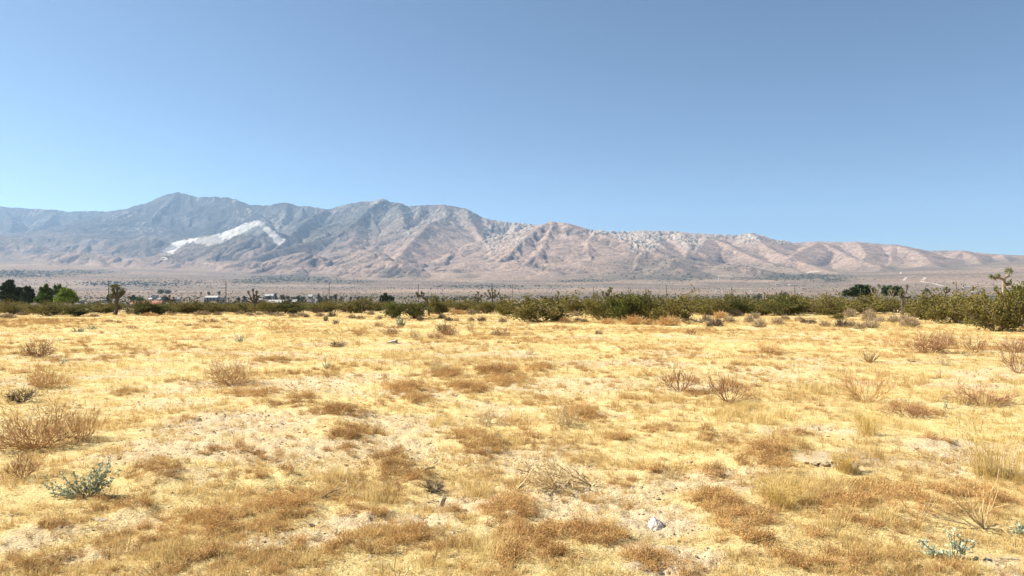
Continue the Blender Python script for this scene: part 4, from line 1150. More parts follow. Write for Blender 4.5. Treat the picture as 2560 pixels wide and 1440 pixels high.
M['wisp'] = mat("wispy_straw", (0.68, 0.52, 0.19), (0.48, 0.33, 0.12), tint='geo', transl=.45)
# ---- the two tall wispy clumps on the right
def wispy(px, by, w, h, label, n, wr=.0035):
    c = ground_pt(px, by); s = c[1] / F; R = random.Random(px); b = MB()
    for _ in range(n):
        a = R.uniform(0, 6.28); q = R.random() ** .6
        base = Vector((math.cos(a), math.sin(a), 0)) * (R.random() ** .6 * w * s * .34); a += R.gauss(0, .9)
        d = Vector((math.cos(a) * q * .5 * w / h * 1.1, math.sin(a) * q * .5 * w / h * 1.1, 1)).normalized()
        b.blade(base, d, h * s * R.uniform(.45, 1.05), wr, R.uniform(.1, .8), R.random())
        if R.random() < .5:
            p = base + d * h * s * R.uniform(.4, .95)
            for _k in range(7): b.leaf(p + rv(R, .01), (d + rv(R, .5)).normalized(), rv(R, 1), .025, .005, R.random())
    o = link("grass_clump", b.mesh("grass_clump", M['wisp']), None, tuple(c))
    return tag(o, label, "grass clump", "tall wispy grass clumps")
wispy(2490, 1195, 190, 165, "tallest wispy straw clump at the right edge with a dark shaded foot", 380, .0028)
wispy(2168, 1086, 70, 78, "single upright olive straw clump with a shadow to its right", 170, .0035)
wispy(2108, 1178, 50, 44, "golden upright tuft in front of the crusted soil hump", 200, .0035)
wispy(1950, 1262, 110, 70, "wide golden tuft right of the dark reddish weed mat", 260, .003)

# ================================================================== stones, logs, the soil hump
def put(name, me, px, by, label, cat, group=None, dz=0, rz=0.0, rot=None):
    c = ground_pt(px, by)
    o = link(name, me, None, (c[0], c[1], c[2] + dz), rz)
    if rot: o.rotation_euler = rot
    return tag(o, label, cat, group)

M['rock_white'] = mat("white_stone", (0.62, 0.57, 0.50), (0.42, 0.375, 0.315), nscale=22, bump=.7, bscale=70)
def peaked_rock():
    """the white stone: steep left face rising to a peak near the left, long slope to the right"""
    bm = bmesh.new()
    prof = [(-.054, 0, 0), (-.052, .0, .035), (-.018, .0, .098), (.004, .0, .082), (.040, .0, .052), (.062, .0, .028), (.066, .0, 0)]
    for (x, _, z) in prof:
        k = .6 if z > .06 else 1
        for y in (-.045 * k, .05 * k):
            bm.verts.new((x * (1 if y > 0 else .92), y, z * (1 if y > 0 else .9)))
    for q in ((-.02, -.068, .0), (.03, -.066, .0), (.0, -.06, .03), (.04, -.055, .018), (0, .07, .02)): bm.verts.new(q)
    bmesh.ops.convex_hull(bm, input=bm.verts)
    for v in [v for v in bm.verts if not v.link_faces]: bm.verts.remove(v)
    bmesh.ops.triangulate(bm, faces=bm.faces)
    bmesh.ops.subdivide_edges(bm, edges=bm.edges, cuts=4, use_grid_fill=True)
    for v in bm.verts:
        n = mnoise.noise(v.co * 22) * .004 + mnoise.noise(v.co * 80) * .003
        v.co += v.co.normalized() * n
    me = bpy.data.meshes.new("rock"); bm.to_mesh(me); bm.free(); me.materials.append(M['rock_white']); return me
o_r = put("rock", peaked_rock(), 1641, 1318, "white peaked stone with a sharp shadow in the foreground", "rock", "loose stones in the field", -.008)
o_r.scale = (.92, .92, .80)
blk = MB()
vs = [(-.20, -.10, 0), (.14, -.12, 0), (.20, .10, 0), (-.16, .12, 0), (-.17, -.07, .06), (.10, -.09, .13), (.17, .09, .17), (-.12, .10, .09)]
blk.add(vs, [(0, 3, 2, 1), (4, 5, 6, 7), (0, 1, 5, 4), (1, 2, 6, 5), (2, 3, 7, 6), (3, 0, 4, 7)])
mb_ = blk.mesh("rock", M['rock'])
bm_ = bmesh.new(); bm_.from_mesh(mb_); bmesh.ops.subdivide_edges(bm_, edges=bm_.edges, cuts=5, use_grid_fill=True)
for v in bm_.verts: v.co += Vector((mnoise.noise(v.co * 9), mnoise.noise(v.co * 9 + Vector((5, 0, 0))), mnoise.noise(v.co * 11 + Vector((0, 5, 0))))) * .018
bm_.to_mesh(mb_); bm_.free()
put("rock", mb_, 981, 859, "pale tan block of stone lying tilted in the yellow grass", "rock", "loose stones in the field", -.01, .25)
put("rock", ico_rock(3, M['rock_grey'], .055, .05, .06), 1243, 1094, "dark grey lump of stone among brown weeds near the centre", "rock", "loose stones in the field", -.005)
put("rock", ico_rock(4, M['rock'], .05, .045, .035), 1100, 1030, "small cream stone on bare ground near the centre", "rock", "loose stones in the field", -.004)
put("rock", ico_rock(5, M['rock_white'], .03, .025, .022), 475, 1058, "small white pebble on the wide bare patch at left", "rock", "loose stones in the field", -.003)
put("rock", ico_rock(6, M['rock_white'], .05, .04, .05), 1499, 888, "small white stone with a dark side right of centre", "rock", "loose stones in the field", -.004)
put("rock", ico_rock(7, M['rock_white'], .03, .025, .022), 1888, 1266, "small white stone beside the dark reddish weed mat", "rock", "loose stones in the field", -.003)
put("rock", ico_rock(8, M['rock'], .07, .05, .02), 257, 1298, "flat pale stone in the left foreground", "rock", "loose stones in the field", -.006)
put("rock", ico_rock(9, M['rock_white'], .05, .04, .03), 1030, 1193, "whitish lump of stone beside brown weeds left of centre", "rock", "loose stones in the field", -.004)
put("rock", ico_rock(10, M['rock'], .03, .025, .02), 2075, 1076, "small pale stone under the upright olive straw clump", "rock", "loose stones in the field", -.003)
put("rock", ico_rock(12, M['rock_white'], .10, .08, .07), 210, 797, "tiny white stone before the small dark round bush", "rock", "loose stones in the field", -.01)

def log_mesh(pts, rads, seed, m):
    b = MB(); R = random.Random(seed)
    P = [Vector(p) for p in pts]
    b.tube(P, rads, 9, .5, True)
    me = b.mesh("log", m)
    for v in me.vertices:
        v.co += Vector((mnoise.noise(v.co * 40), mnoise.noise(v.co * 40 + Vector((3, 0, 0))), mnoise.noise(v.co * 40 + Vector((0, 3, 0))))) * .004
    return me
s_ = ground_pt(1075, 1175)[1] / F
put("fallen_branch", log_mesh([(-.055, -.10, .02), (-.05, -.06, .022), (-.02, -.01, .03), (.02, .05, .026), (.035, .08, .024)], [.007, .009, .009, .008, .006], 1, M['wood']), 1075, 1178, "short curved grey stick lying on the ground left of centre", "stick", "loose wood in the field")
put("fallen_branch", log_mesh([(-.012, -.03, .02), (0, 0, .024), (.012, .04, .03), (.012, .05, .045)], [.006, .007, .007, .006], 2, M['wood']), 1088, 1163, "stub of grey wood just beyond the short curved stick", "stick", "loose wood in the field")
def stump_mesh(k0):
    b = MB(); R = random.Random(9)
    for k in range(7):
        x = (k - 3) * .006
        t = Vector((x * 1.2 + .022 + R.uniform(-.004, .004), R.uniform(-.008, .008), R.uniform(.075, .12)))
        b.tube([Vector((x - .012, R.uniform(-.008, .008), -.01)), Vector((x - .004, 0, .03)), t.lerp(Vector((x, 0, .05)), .4), t], [.009, .009, .007, .003], 5, R.random(), True)
    b.v = [(p[0] * k0, p[1] * k0, p[2] * k0) for p in b.v]
    return b.mesh("stump", M['wood'])
put("split_stump", stump_mesh(.72), 1107, 1264, "weathered split stump standing on bare ground in the foreground", "stump", "loose wood in the field")
put("fallen_branch", log_mesh([(-.045, -.03, .008), (-.01, .0, .010), (.02, .01, .010), (.045, .03, .012)], [.005, .007, .006, .004], 4, M['wood']), 1200, 1265, "thin brown stick on the bare strip right of the split stump", "stick", "loose wood in the field")
put("fallen_branch", log_mesh([(-.035, -.02, .006), (0, 0, .008), (.035, .015, .008)], [.004, .005, .003], 5, M['wood']), 1143, 1297, "small brown stick on the bare strip below the split stump", "stick", "loose wood in the field")
put("fallen_branch", log_mesh([(-.05, 0, .004), (0, .004, .006), (.05, 0, .005)], [.003, .0035, .002], 6, M['wood']), 1735, 1433, "thin straight stick on bare sand at the bottom edge", "stick", "loose wood in the field")
put("fallen_branch", log_mesh([(-.06, .02, .006), (0, 0, .01), (.05, -.02, .008)], [.006, .007, .004], 8, M['wood']), 2530, 1401, "short brown stick near the bottom right corner", "stick", "loose wood in the field")
put("fallen_branch", log_mesh([(-.25, 0, .02), (-.1, .03, .03), (.1, 0, .03), (.25, .04, .02)], [.015, .02, .018, .01], 7, M['straw']), 1300, 846, "pale thin branch lying flat in the yellow grass below the largest central bush", "stick", "loose wood in the field")

def hump():
    """a low crusted hump of soil whose left front edge has broken away"""
    n, kk = 96, 14
    R = random.Random(4); V = []; Q = []
    for i in range(kk + 1):
        q = i / kk
        for a in range(n):
            th = 2 * math.pi * a / n
            rad = (1 + .22 * (mnoise.noise(Vector((math.cos(th) * 1.6, math.sin(th) * 1.6, 2))) + .5 * mnoise.noise(Vector((math.cos(th) * 6, math.sin(th) * 6, 5)))))
            x, y = math.cos(th) * .38 * q * rad, math.sin(th) * .32 * q * rad
            z = .015 * (1 - q ** 3) + .008 + .008 * mnoise.noise(Vector((x * 14, y * 14, 0)))
            if i == kk: z = -.03
            V.append((x, y, z))
    for i in range(kk):
        for a in range(n):
            a2 = (a + 1) % n
            Q.append((i * n + a, (i + 1) * n + a, (i + 1) * n + a2, i * n + a2))
    return mesh_np("soil_hump", V, Q, M['soil'], True)
o_ = put("soil_hump", hump(), 2078, 1150, "low crusted hump of pale soil with a broken dark front edge", "soil hump", None, .008)
clods = MB(); Rc = random.Random(8)
for k in range(16):
    me = None
    p = Vector((-.30 + k * .017 + Rc.uniform(-.02, .02), -.20 - .07 * math.sin(k / 15 * math.pi) + Rc.uniform(-.02, .03), Rc.uniform(.0, .02)))
    b_ = ico_rock(300 + k, M['soil'], Rc.uniform(.018, .04), Rc.uniform(.018, .03), Rc.uniform(.015, .03), .2, 1)
    clods.add([tuple(v.co + p) for v in b_.vertices], [tuple(f.vertices) for f in b_.polygons])
    bpy.data.meshes.remove(b_)
kind(link("broken_clods", clods.mesh("broken_clods", M['soil']), o_), 'stuff')

# ================================================================== joshua trees
def rosette(R, r, axis, m, n=90, mt=None):
    b = MB()
    for _ in range(n):
        d = (axis * R.uniform(-.15, 1.0) + rv(R, .55)).normalized()
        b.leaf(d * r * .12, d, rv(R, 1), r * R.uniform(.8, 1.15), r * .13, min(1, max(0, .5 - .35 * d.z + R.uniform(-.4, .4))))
    t = MB()
    for _ in range(int(n * .5)):
        d = (axis * R.uniform(-1.2, -.2) + rv(R, .45)).normalized()
        t.leaf(-axis * r * R.uniform(.1, .8), d, rv(R, 1), r * R.uniform(.5, .8), r * .14, R.random())
    return b.mesh("leaf_rosette", m), t.mesh("dead_leaves", M['jthatch'])

def joshua(Y, limbs, heads, label, bark='jtrunk', leaf='jleaf', by=None, group="joshua trees", thatch=True):
    """limbs: polylines of (px, py, radius px); heads: (px, py, radius px); all at depth Y"""
    R = random.Random(int(limbs[0][0][0] * 7 + Y)); s = Y / F
    bx = limbs[0][0][0]
    q = at(bx, 720, Y); base = Vector((q[0], q[1], float(gz_low(q[0], q[1]))))
    o = bpy.data.objects.new("joshua_tree", None); COL.objects.link(o); o.location = base; o.empty_display_size = .3
    tag(o, label, "joshua tree", group)
    b = MB()
    ends = []
    for li, poly in enumerate(limbs):
        P = []
        for i, (x, y, r) in enumerate(poly):
            w = Vector(at(x, y, Y)) - base
            w.y += R.uniform(-.6, .6) * (6 * s) * (1 if i else 0)
            P.append(w)
        rr = [p[2] * s for p in poly]
        if li == 0 and P[0].z > .02:
            P = [Vector((P[0].x, P[0].y, -.05))] + P; rr = [rr[0] * 1.25] + rr
        b.tube(P, rr, 8, .5, True)
        ends += P
    link("trunk", b.mesh("joshua_trunk", M[bark]), o)
    for (x, y, r) in heads:
        w = Vector(at(x, y, Y)) - base
        near = min(ends, key=lambda e: (e - w).length)
        if (near - w).length < 40 * s: w.y = near.y
        ax = (w - near); ax = (ax.normalized() if ax.length > .02 else Vector((0, 0, 1))) + Vector((0, 0, .5)); ax.normalize()
        a, t = rosette(R, r * s * 0.98, ax, M[leaf])
        ro = link("leaf_rosette", a, o, tuple(w))
        if thatch: link("dead_leaves", t, ro)
        if (near - w).length > 2 * s:
            pass
    return o

def limb_to(j, heads, r):
    """simple branches from a fork point to every head"""
    out = []
    for (x, y, hr) in heads:
        mx, my = (j[0] * .4 + x * .6), (j[1] * .65 + y * .35)
        out.append([(j[0], j[1], r), (mx, my, r * .85), (x, y, r * .7)])
    return out

h1 = [(281, 719, 9), (292, 718, 10), (305, 727, 10), (285, 731, 9), (299, 735, 9), (279, 741, 8), (310, 731, 6)]
joshua(70, [[(287, 789, 5.5), (289, 775, 5), (292, 760, 4.6), (295, 744, 5)]] + limb_to((295, 745), h1, 3.2), h1, "leafy headed joshua tree with a single thick dark trunk, standing at the left")
h2 = [(622, 731, 4.5), (632, 726, 5), (642, 731, 5), (618, 752, 4.5), (627, 747, 4.5), (646, 743, 5), (651, 754, 4.5), (637, 740, 5), (643, 749, 4)]
joshua(78, [[(637, 785, 2.6), (637, 770, 2.4), (638, 756, 2.6)]] + limb_to((638, 758), h2, 1.8), h2, "forked dark joshua tree with many upright heads on a thin trunk", leaf='jleaf_dark')
h3 = [(1042, 734, 5), (1054, 733, 5), (1047, 741, 5), (1060, 735, 4)]
joshua(66, [[(1072, 790, 3), (1071, 768, 3), (1068, 752, 3), (1058, 744, 2.8), (1050, 738, 2.6)], [(1068, 752, 2.4), (1069, 746, 1.6), (1068, 741, 1.2)]] + limb_to((1055, 742), h3, 2), h3, "leaning joshua tree bending left with a broken stub", leaf='jleaf_dark')
h4 = [(1213, 734, 4), (1221, 727, 4), (1230, 724, 4.5), (1238, 727, 4), (1247, 733, 4), (1225, 734, 4), (1239, 737, 3.5), (1233, 732, 3.5)]
joshua(84, [[(1232, 784, 1.8), (1232, 760, 1.8), (1231, 745, 1.8)]] + limb_to((1231, 746), h4, 1.3), h4, "umbrella shaped joshua tree with spreading candle branches")
h5 = [(1188, 745, 4), (1195, 732, 4.5), (1204, 740, 4), (1190, 738, 3.5), (1200, 746, 4), (1186, 751, 3.5)]
joshua(88, [[(1195, 780, 1.8), (1195, 758, 1.8), (1195, 748, 1.6)]] + limb_to((1195, 752), h5, 1.3), h5, "dark joshua tree just left of the umbrella shaped one", leaf='jleaf_dark')
h6 = [(1506, 733, 6.5), (1516, 736, 6), (1527, 723, 7), (1522, 728, 5)]
joshua(56, [[(1514, 790, 4), (1514, 760, 4), (1513, 748, 4)]] + limb_to((1513, 748), h6, 3), h6, "stubby two headed joshua tree above the bushes right of centre", bark='jtrunk_pale')
h7 = [(1396, 732, 5), (1389, 741, 4)]
joshua(74, [[(1395, 785, 1.6), (1395, 752, 1.6)]] + limb_to((1395, 752), h7, 1.4), h7, "small joshua tree with a tan neck behind the central bushes")
h8 = [(2177, 717, 5), (2186, 722, 4), (2196, 715, 5.5)]
joshua(88, [[(2187, 785, 2.6), (2187, 745, 2.6), (2187, 737, 2.4)]] + limb_to((2187, 738), h8, 2), h8, "pale forked joshua tree in front of the dark spreading pines", bark='jtrunk_pale')
h9 = [(2228, 722, 5), (2222, 729, 4), (2236, 727, 4)]
joshua(92, [[(2230, 785, 2.2), (2230, 740, 2.2)]] + limb_to((2230, 742), h9, 1.6), h9, "pale green headed joshua tree between the two dark pines", bark='jtrunk_pale')
h10 = [(2254, 728, 6), (2269, 716, 6), (2247, 734, 4), (2260, 735, 5), (2272, 743, 4.5)]
joshua(66, [[(2257, 790, 3.2), (2256, 752, 3.2), (2252, 741, 3)], [(2254, 744, 2.6), (2262, 743, 2.4), (2270, 745, 2.2)]] + limb_to((2253, 742), h10[:4], 2.4), h10, "crouching joshua tree with one upright arm beside the dark pines")
h11 = [(2522, 679, 12), (2480, 693, 10), (2493, 690, 8), (2527, 706, 7), (2489, 722, 9), (2518, 710, 6)]
joshua(47, [[(2512, 800, 5), (2512, 735, 5), (2512, 715, 4.6), (2512, 700, 4.2), (2517, 690, 3.6), (2521, 683, 3.2)], [(2511, 700, 3.4), (2500, 696, 3), (2486, 694, 2.6)], [(2513, 712, 2.8), (2521, 709, 2.4), (2526, 708, 2.2)], [(2511, 745, 3), (2496, 735, 2.6), (2490, 726, 2.4)]], h11, "tall joshua tree with outstretched left arm above the biggest bush", bark='jtrunk_pale')
h12 = [(2366, 720, 6), (2359, 725, 4.5), (2372, 725, 4.5)]
joshua(58, [[(2363, 795, 2.2), (2363, 745, 2.2), (2365, 730, 2)]] + limb_to((2364, 733), h12, 1.8), h12, "small round headed joshua tree left of the pole at the right side")
h13 = [(417, 746, 4), (425, 741, 4), (434, 745, 4), (414, 752, 4), (421, 751, 4), (430, 752, 4), (437, 752, 3.5)]
joshua(84, [[(425, 785, 2), (425, 757, 2)]] + limb_to((425, 757), h13, 1.4), h13, "dense round headed dark joshua tree left of the short pole with one crossarm", leaf='jleaf_dark')
h14 = [(711, 748, 3.5), (722, 747, 4), (706, 754, 3), (717, 755, 3.5), (727, 753, 3)]
joshua(76, [[(714, 790, 1.8), (714, 762, 1.8)]] + limb_to((714, 763), h14, 1.4), h14, "small candelabra joshua tree in front of the long white roof", leaf='jleaf_dark')
for (px, hs, Y, lab, dk) in [
    (472, [(467, 752, 3), (474, 748, 3.5), (478, 751, 3)], 88, "small dark joshua tree right of the short pole with one crossarm", 1),
    (490, [(486, 752, 3), (493, 752, 3)], 90, "low dark joshua tree before the left end of the long white barn", 1),
    (516, [(511, 754, 3.5), (517, 752, 3), (522, 754, 3)], 88, "low round dark joshua tree below the long white barn", 1),
    (550, [(543, 751, 2.5), (553, 752, 3), (560, 752, 3)], 86, "ragged dark joshua tree at the foot of the tall pole beside the white shed", 1),
    (571, [(571, 750, 2.5), (578, 752, 3), (588, 753, 3)], 86, "thin dark joshua tree just right of the tall pole beside the white shed", 1),
    (758, [(752, 751, 3), (758, 748, 3.5), (764, 752, 3)], 84, "small joshua tree left of the far white cottage", 1),
    (838, [(834, 750, 3), (842, 749, 3)], 88, "low joshua tree just right of the tall bare pole", 0),
    (905, [(898, 752, 4), (907, 746, 4), (903, 748, 3)], 78, "olive joshua tree left of the dark conifer behind the bushes", 0),
    (1116, [(1115, 744, 3), (1118, 748, 2.5)], 92, "tiny joshua tree right of the leaning one", 0),
    (1150, [(1150, 741, 3), (1149, 746, 2.5)], 95, "tiny single headed joshua tree left of the dark one", 0),
    (1258, [(1250, 741, 4), (1262, 739, 4), (1256, 746, 3)], 80, "pale joshua tree right of the umbrella shaped one", 0),
    (1908, [(1902, 738, 4), (1911, 735, 4), (1918, 740, 3.5)], 84, "pale topped joshua tree right of the pole with the short top arm", 0),
    (1866, [(1865, 732, 2.5), (1869, 735, 2)], 90, "thin joshua tree right of the pole with the short top arm", 0),
    (1622, [(1614, 724, 2.5), (1621, 727, 2.5), (1625, 730, 2)], 60, "tall thin flowering joshua stalk above the big thicket", 0),
    (183, [(168, 755, 3), (176, 750, 3.5), (186, 748, 3.5), (195, 752, 3), (181, 757, 3)], 92, "grey green branching joshua tree in front of the lime green tree", 0),
    (318, [(312, 750, 3), (320, 744, 3.5), (327, 748, 3)], 92, "ragged joshua tree right of the leafy headed one", 1),
    (250, [(243, 754, 2.5), (252, 752, 3)], 96, "low dark joshua tree left of the leafy headed one", 1)]:
    joshua(Y, [[(px, 785, 1.4), (px, 760, 1.4)]] + limb_to((px, 760), hs, 1.0), hs, lab, leaf='jleaf_dark' if dk else 'jleaf')

# ================================================================== leafy trees and pines behind the belt
def puff_tree(Y, px, blobs, m, label, name, n, L, trunk=2.0, cat="tree", group="trees behind the scrub belt", spiky=0.0, limbs=True):
    s = Y / F; R = random.Random(int(px * 3 + Y)); q = at(px, 720, Y)
    base = Vector((q[0], q[1], float(gz_low(q[0], q[1]))))
    o = bpy.data.objects.new(name, None); COL.objects.link(o); o.location = base; o.empty_display_size = 1
    tag(o, label, cat, group)
    b = MB(); lf = MB()
    C = []
    for (x, y, rx, ry) in blobs:
        w = Vector(at(x, y, Y)) - base; w.y += R.uniform(-.7, .7) * rx * s
        C.append((w, rx * s, ry * s))
    top = max(C, key=lambda c: c[0].z)[0]
    tp = [Vector((0, 0, -.1)), Vector((top.x * .3, 0, top.z * .35)), Vector((top.x * .7, top.y * .5, top.z * .7)), top]
    b.tube(tp, [trunk * s, trunk * s * .85, trunk * s * .55, trunk * s * .2], 7, .5)
    for (w, rx, ry) in C:
        t = min(.85, max(.15, (w.z - ry) / max(top.z, .1) * .8))
        a = tp[1].lerp(tp[3], t)
        b.tube([a, a.lerp(w, .5) + Vector((0, 0, -.1 * ry)), w], [trunk * s * .35, trunk * s * .25, trunk * s * .1], 4, .5)
        vol = (rx * ry) ** .8
        for _ in range(int(n * max(.3, min(1.6, rx * ry / (9 * s) ** 2)))):
            d = rv(R, 1).normalized(); k = R.random() ** .35
            lump = .78 + .75 * mnoise.noise(d * 3.4 + w)
            p = w + Vector((d.x * rx, d.y * rx, d.z * ry)) * k * lump
            if p.z < .1: continue
            ld = (d * .8 + Vector((0, 0, spiky)) + rv(R, .6)).normalized()
            lf.leaf(p, ld, rv(R, 1), L * R.uniform(.6, 1.3), L * R.uniform(.3, .6), R.random())
    link("trunk", b.mesh("tree_trunk", M['bark']), o)
    link("crown", lf.mesh("tree_crown", m), o)
    return o

puff_tree(125, 20, [(22, 706, 8, 5), (14, 713, 9, 5), (29, 714, 8, 5), (8, 721, 8, 4), (22, 722, 12, 5), (33, 728, 8, 5), (10, 733, 12, 5), (28, 738, 13, 5), (12, 746, 13, 6), (30, 750, 14, 7), (3, 740, 8, 5)], M['pine'], "tall dark pine at the left edge with layered tufts", "pine_tree", 420, .42, 2.4, spiky=.2)
puff_tree(128, 48, [(45, 724, 7, 5), (40, 733, 8, 6), (52, 736, 8, 5), (44, 745, 11, 6), (56, 748, 9, 6), (48, 755, 12, 6)], M['pine'], "middle one of the three dark pines at the left edge", "pine_tree", 420, .42, 2, spiky=.2)
puff_tree(124, 71, [(71, 722, 8, 5), (64, 729, 8, 5), (78, 729, 7, 5), (70, 738, 12, 6), (80, 741, 8, 5), (74, 750, 12, 7), (63, 748, 9, 6)], M['pine'], "dark pine next to the leafy green tree, third from the left edge", "pine_tree", 420, .42, 2, spiky=.2)
puff_tree(120, 114, [(115, 716, 3.5, 5), (106, 724, 4.5, 6), (115, 728, 9, 9), (126, 732, 9, 8), (103, 738, 10, 9), (116, 743, 13, 9), (130, 746, 9, 9), (95, 750, 9, 8), (112, 755, 13, 8)], M['green'], "mid green pointed leafy tree right of the dark pines", "broadleaf_tree", 520, .34, 2, spiky=.5)
puff_tree(132, 148, [(137, 719, 2.5, 6), (148, 718, 2.5, 7), (160, 724, 8, 5), (143, 731, 8, 8), (152, 735, 9, 8), (172, 728, 7, 5)], M['green'], "dark green spiky topped tree between the pointed tree and the lime tree", "broadleaf_tree", 520, .34, 2, spiky=.5)
puff_tree(112, 168, [(166, 728, 11, 6), (154, 738, 10, 7), (168, 738, 13, 8), (182, 735, 9, 7), (145, 749, 10, 7), (160, 750, 14, 8), (180, 748, 13, 8), (191, 748, 6, 6)], M['lime'], "lime green rounded tree, rightmost of the trees at the left edge", "broadleaf_tree", 560, .30, 2)
puff_tree(150, 2150, [(2142, 717, 7, 5), (2155, 718, 8, 5), (2170, 719, 8, 5), (2132, 724, 8, 5), (2146, 727, 11, 6), (2162, 728, 11, 7), (2178, 728, 9, 7), (2118, 731, 9, 6), (2112, 736, 7, 5), (2130, 735, 12, 6), (2150, 737, 12, 6), (2172, 738, 12, 6)], M['pine'], "wide dark spreading pine on the right behind the belt", "pine_tree", 460, .42, 2.2, spiky=.3)
puff_tree(154, 2235, [(2212, 722, 7, 6), (2225, 720, 6, 5), (2240, 721, 8, 6), (2252, 725, 7, 6), (2214, 733, 9, 7), (2232, 733, 11, 7), (2250, 735, 9, 7)], M['pine'], "smaller dark pine right of the wide spreading one", "pine_tree", 460, .42, 2, spiky=.3)
puff_tree(165, 965, [(963, 737, 3, 4), (955, 744, 5, 5), (965, 745, 6, 6), (975, 743, 5, 4), (980, 749, 6, 5), (968, 753, 9, 6), (952, 752, 6, 5)], M['pine'], "dark conifer behind the bushes left of the leaning joshua tree", "pine_tree", 380, .42, 2, spiky=.4)
puff_tree(420, 272, [(272, 741, 3, 3), (269, 746, 4, 4), (276, 746, 4, 4), (272, 752, 7, 4)], M['pine'], "dark conifer behind the foot of the tall pole near the leafy headed joshua tree", "pine_tree", 260, 1.0, 1.2, spiky=.4)
puff_tree(420, 332, [(335, 743, 4, 5), (330, 747, 4, 4), (338, 750, 5, 4)], M['pine'], "dark pine left one of the touching pair behind the reddish roof", "pine_tree", 260, 1.0, 1.2, spiky=.3)
puff_tree(410, 350, [(350, 745, 6, 5), (344, 749, 4, 4), (355, 748, 4, 4)], M['green'], "round dark tree right one of the touching pair behind the reddish roof", "broadleaf_tree", 260, 1.0, 1.2)
puff_tree(700, 2318, [(2317, 725, 3, 4), (2314, 729, 4, 3), (2320, 730, 4, 3)], M['pine'], "small lone conifer on the plain left of the pole at the right side", "pine_tree", 220, 1.6, .8, spiky=.4)

# far trees of the town: a few pixels each, one mesh apiece, sharing three shapes
def far_tree_mesh(seed, tall=1.0):
    R = random.Random(seed); b = MB()
    b.tube([Vector((0, 0, -.05)), Vector((0, 0, .4))], [.05, .035], 5, 0)
    for k in range(9):
        c = Vector((R.uniform(-.3, .3), R.uniform(-.3, .3), R.uniform(.25, .75) * tall))
        for _ in range(46):
            d = rv(R, 1).normalized(); p = c + d * R.uniform(.08, .24)
            if p.z > .02: b.leaf(p, (d + rv(R, .4)).normalized(), rv(R, 1), .17, .11, R.random())
    return b.mesh("far_tree", M['farveg'])
FT = [far_tree_mesh(i, 1 + .2 * (i % 2)) for i in range(4)]
RF = random.Random(31)
def far_tree(px, top, w, Y, label, group="dark trees of the far town"):
    q = at(px, top, Y); zg = terrain_z(q[0], q[1]); h = max(2.0, q[2] - zg)
    o = link("far_tree", RF.choice(FT), None, (q[0], q[1], zg - .1), RF.uniform(0, 6), (w * Y / F, w * Y / F, h))
    tag(o, label, "tree", group)
for (px, top, w, Y, lab) in [(412, 738, 14, 900, "dark far tree clump between the white roofed building and the barn, left tree"), (418, 742, 14, 860, "dark far tree clump between the white roofed building and the barn, lower tree"),
    (403, 722, 18, 1500, "long dark windbreak tree beside the far pale farmhouse"), (420, 724, 16, 1500, "far tree at the right end of the dark windbreak"),
    (503, 730, 4, 1400, "single thin far tree above the barn, left one"), (522, 728, 8, 1400, "far tree above the middle of the barn"), (548, 729, 8, 1400, "far tree above the right end of the barn"),
    (596, 742, 10, 800, "far tree just right of the tall pole beside the white shed"), (612, 741, 10, 820, "far tree just left of the forked dark joshua tree"),
    (803, 740, 22, 700, "big round dark far tree touching the tall bare pole"), (816, 745, 14, 690, "lower round dark tree behind the tall bare pole"), (745, 741, 12, 800, "round far tree above the far white cottage, right one"), (732, 743, 10, 820, "round far tree above the candelabra joshua tree"),
    (706, 738, 12, 1000, "far tree behind the long white roof, right of the pale house"), (688, 734, 8, 1100, "far tree beside the pale house behind the long white roof"), (797, 733, 8, 1000, "small far tree above the big round dark one"), (838, 737, 10, 900, "far tree at the left end of the dark windbreak right of the tall bare pole")]:
    far_tree(px, top, w, Y, lab)
for i in range(70):
    seg = RF.choice([(590, 700, 738, 746), (690, 860, 738, 748), (820, 930, 738, 746), (1080, 1160, 742, 747), (1060, 1240, 743, 748), (1360, 1420, 738, 746), (1870, 1910, 732, 740), (1945, 1978, 729, 737), (330, 480, 742, 750), (640, 760, 740, 748)])
    tx = RF.uniform(seg[0], seg[1])
    far_tree(tx, RF.uniform(seg[2], seg[3]), RF.uniform(6, 12), RF.uniform(760, 1150), f"{RF.choice(('small', 'tiny'))} dark far tree beyond the belt, {min(MARKS, key=lambda q: abs(q[0] - tx))[1]}", "small trees of the far town")

# ================================================================== utility poles
def pole(px, top, Y, label, arms=(), h_arm=.5, r=.15):
    q = at(px, top, Y); zg = terrain_z(q[0], q[1])
    o = bpy.data.objects.new("utility_pole", None); COL.objects.link(o); o.location = (q[0], q[1], zg); o.empty_display_size = 1
    tag(o, label, "utility pole", "utility poles across the plain")
    h = q[2] - zg
    b = MB(); b.tube([Vector((0, 0, -.3)), Vector((0, 0, h * .5)), Vector((0, 0, h))], [r * 1.15, r, r * .8], 8, .5, True)
    link("post", b.mesh("pole_post", M['pole']), o)
    for (dz, half) in arms:
        c = MB(); c.box(-half, half, -.07 - r, .07 - r, h - dz - .07, h - dz + .07)
        a = link("crossarm", c.mesh("crossarm", M['pole']), o)
        for k in (-.9, -.45, .45, .9):
            d = MB(); d.tube([Vector((k * half, -r, h - dz + .07)), Vector((k * half, -r, h - dz + .22)), Vector((k * half, -r, h - dz + .27))], [.03, .06, .03], 6, .5, True)
            link("insulator", d.mesh("insulator", M['insul']), a)
    return o
pole(272, 700, 330, "tall bare pole rising behind the leafy headed joshua tree", [(4.4, 1.1)], r=.17)
pole(181, 724, 520, "short pole with a crossarm right of the lime green tree", [(.5, 1.6)])
pole(325, 729, 560, "pole with two crossarms right of the leafy headed joshua tree", [(.4, 1.4), (1.4, 1.4)])
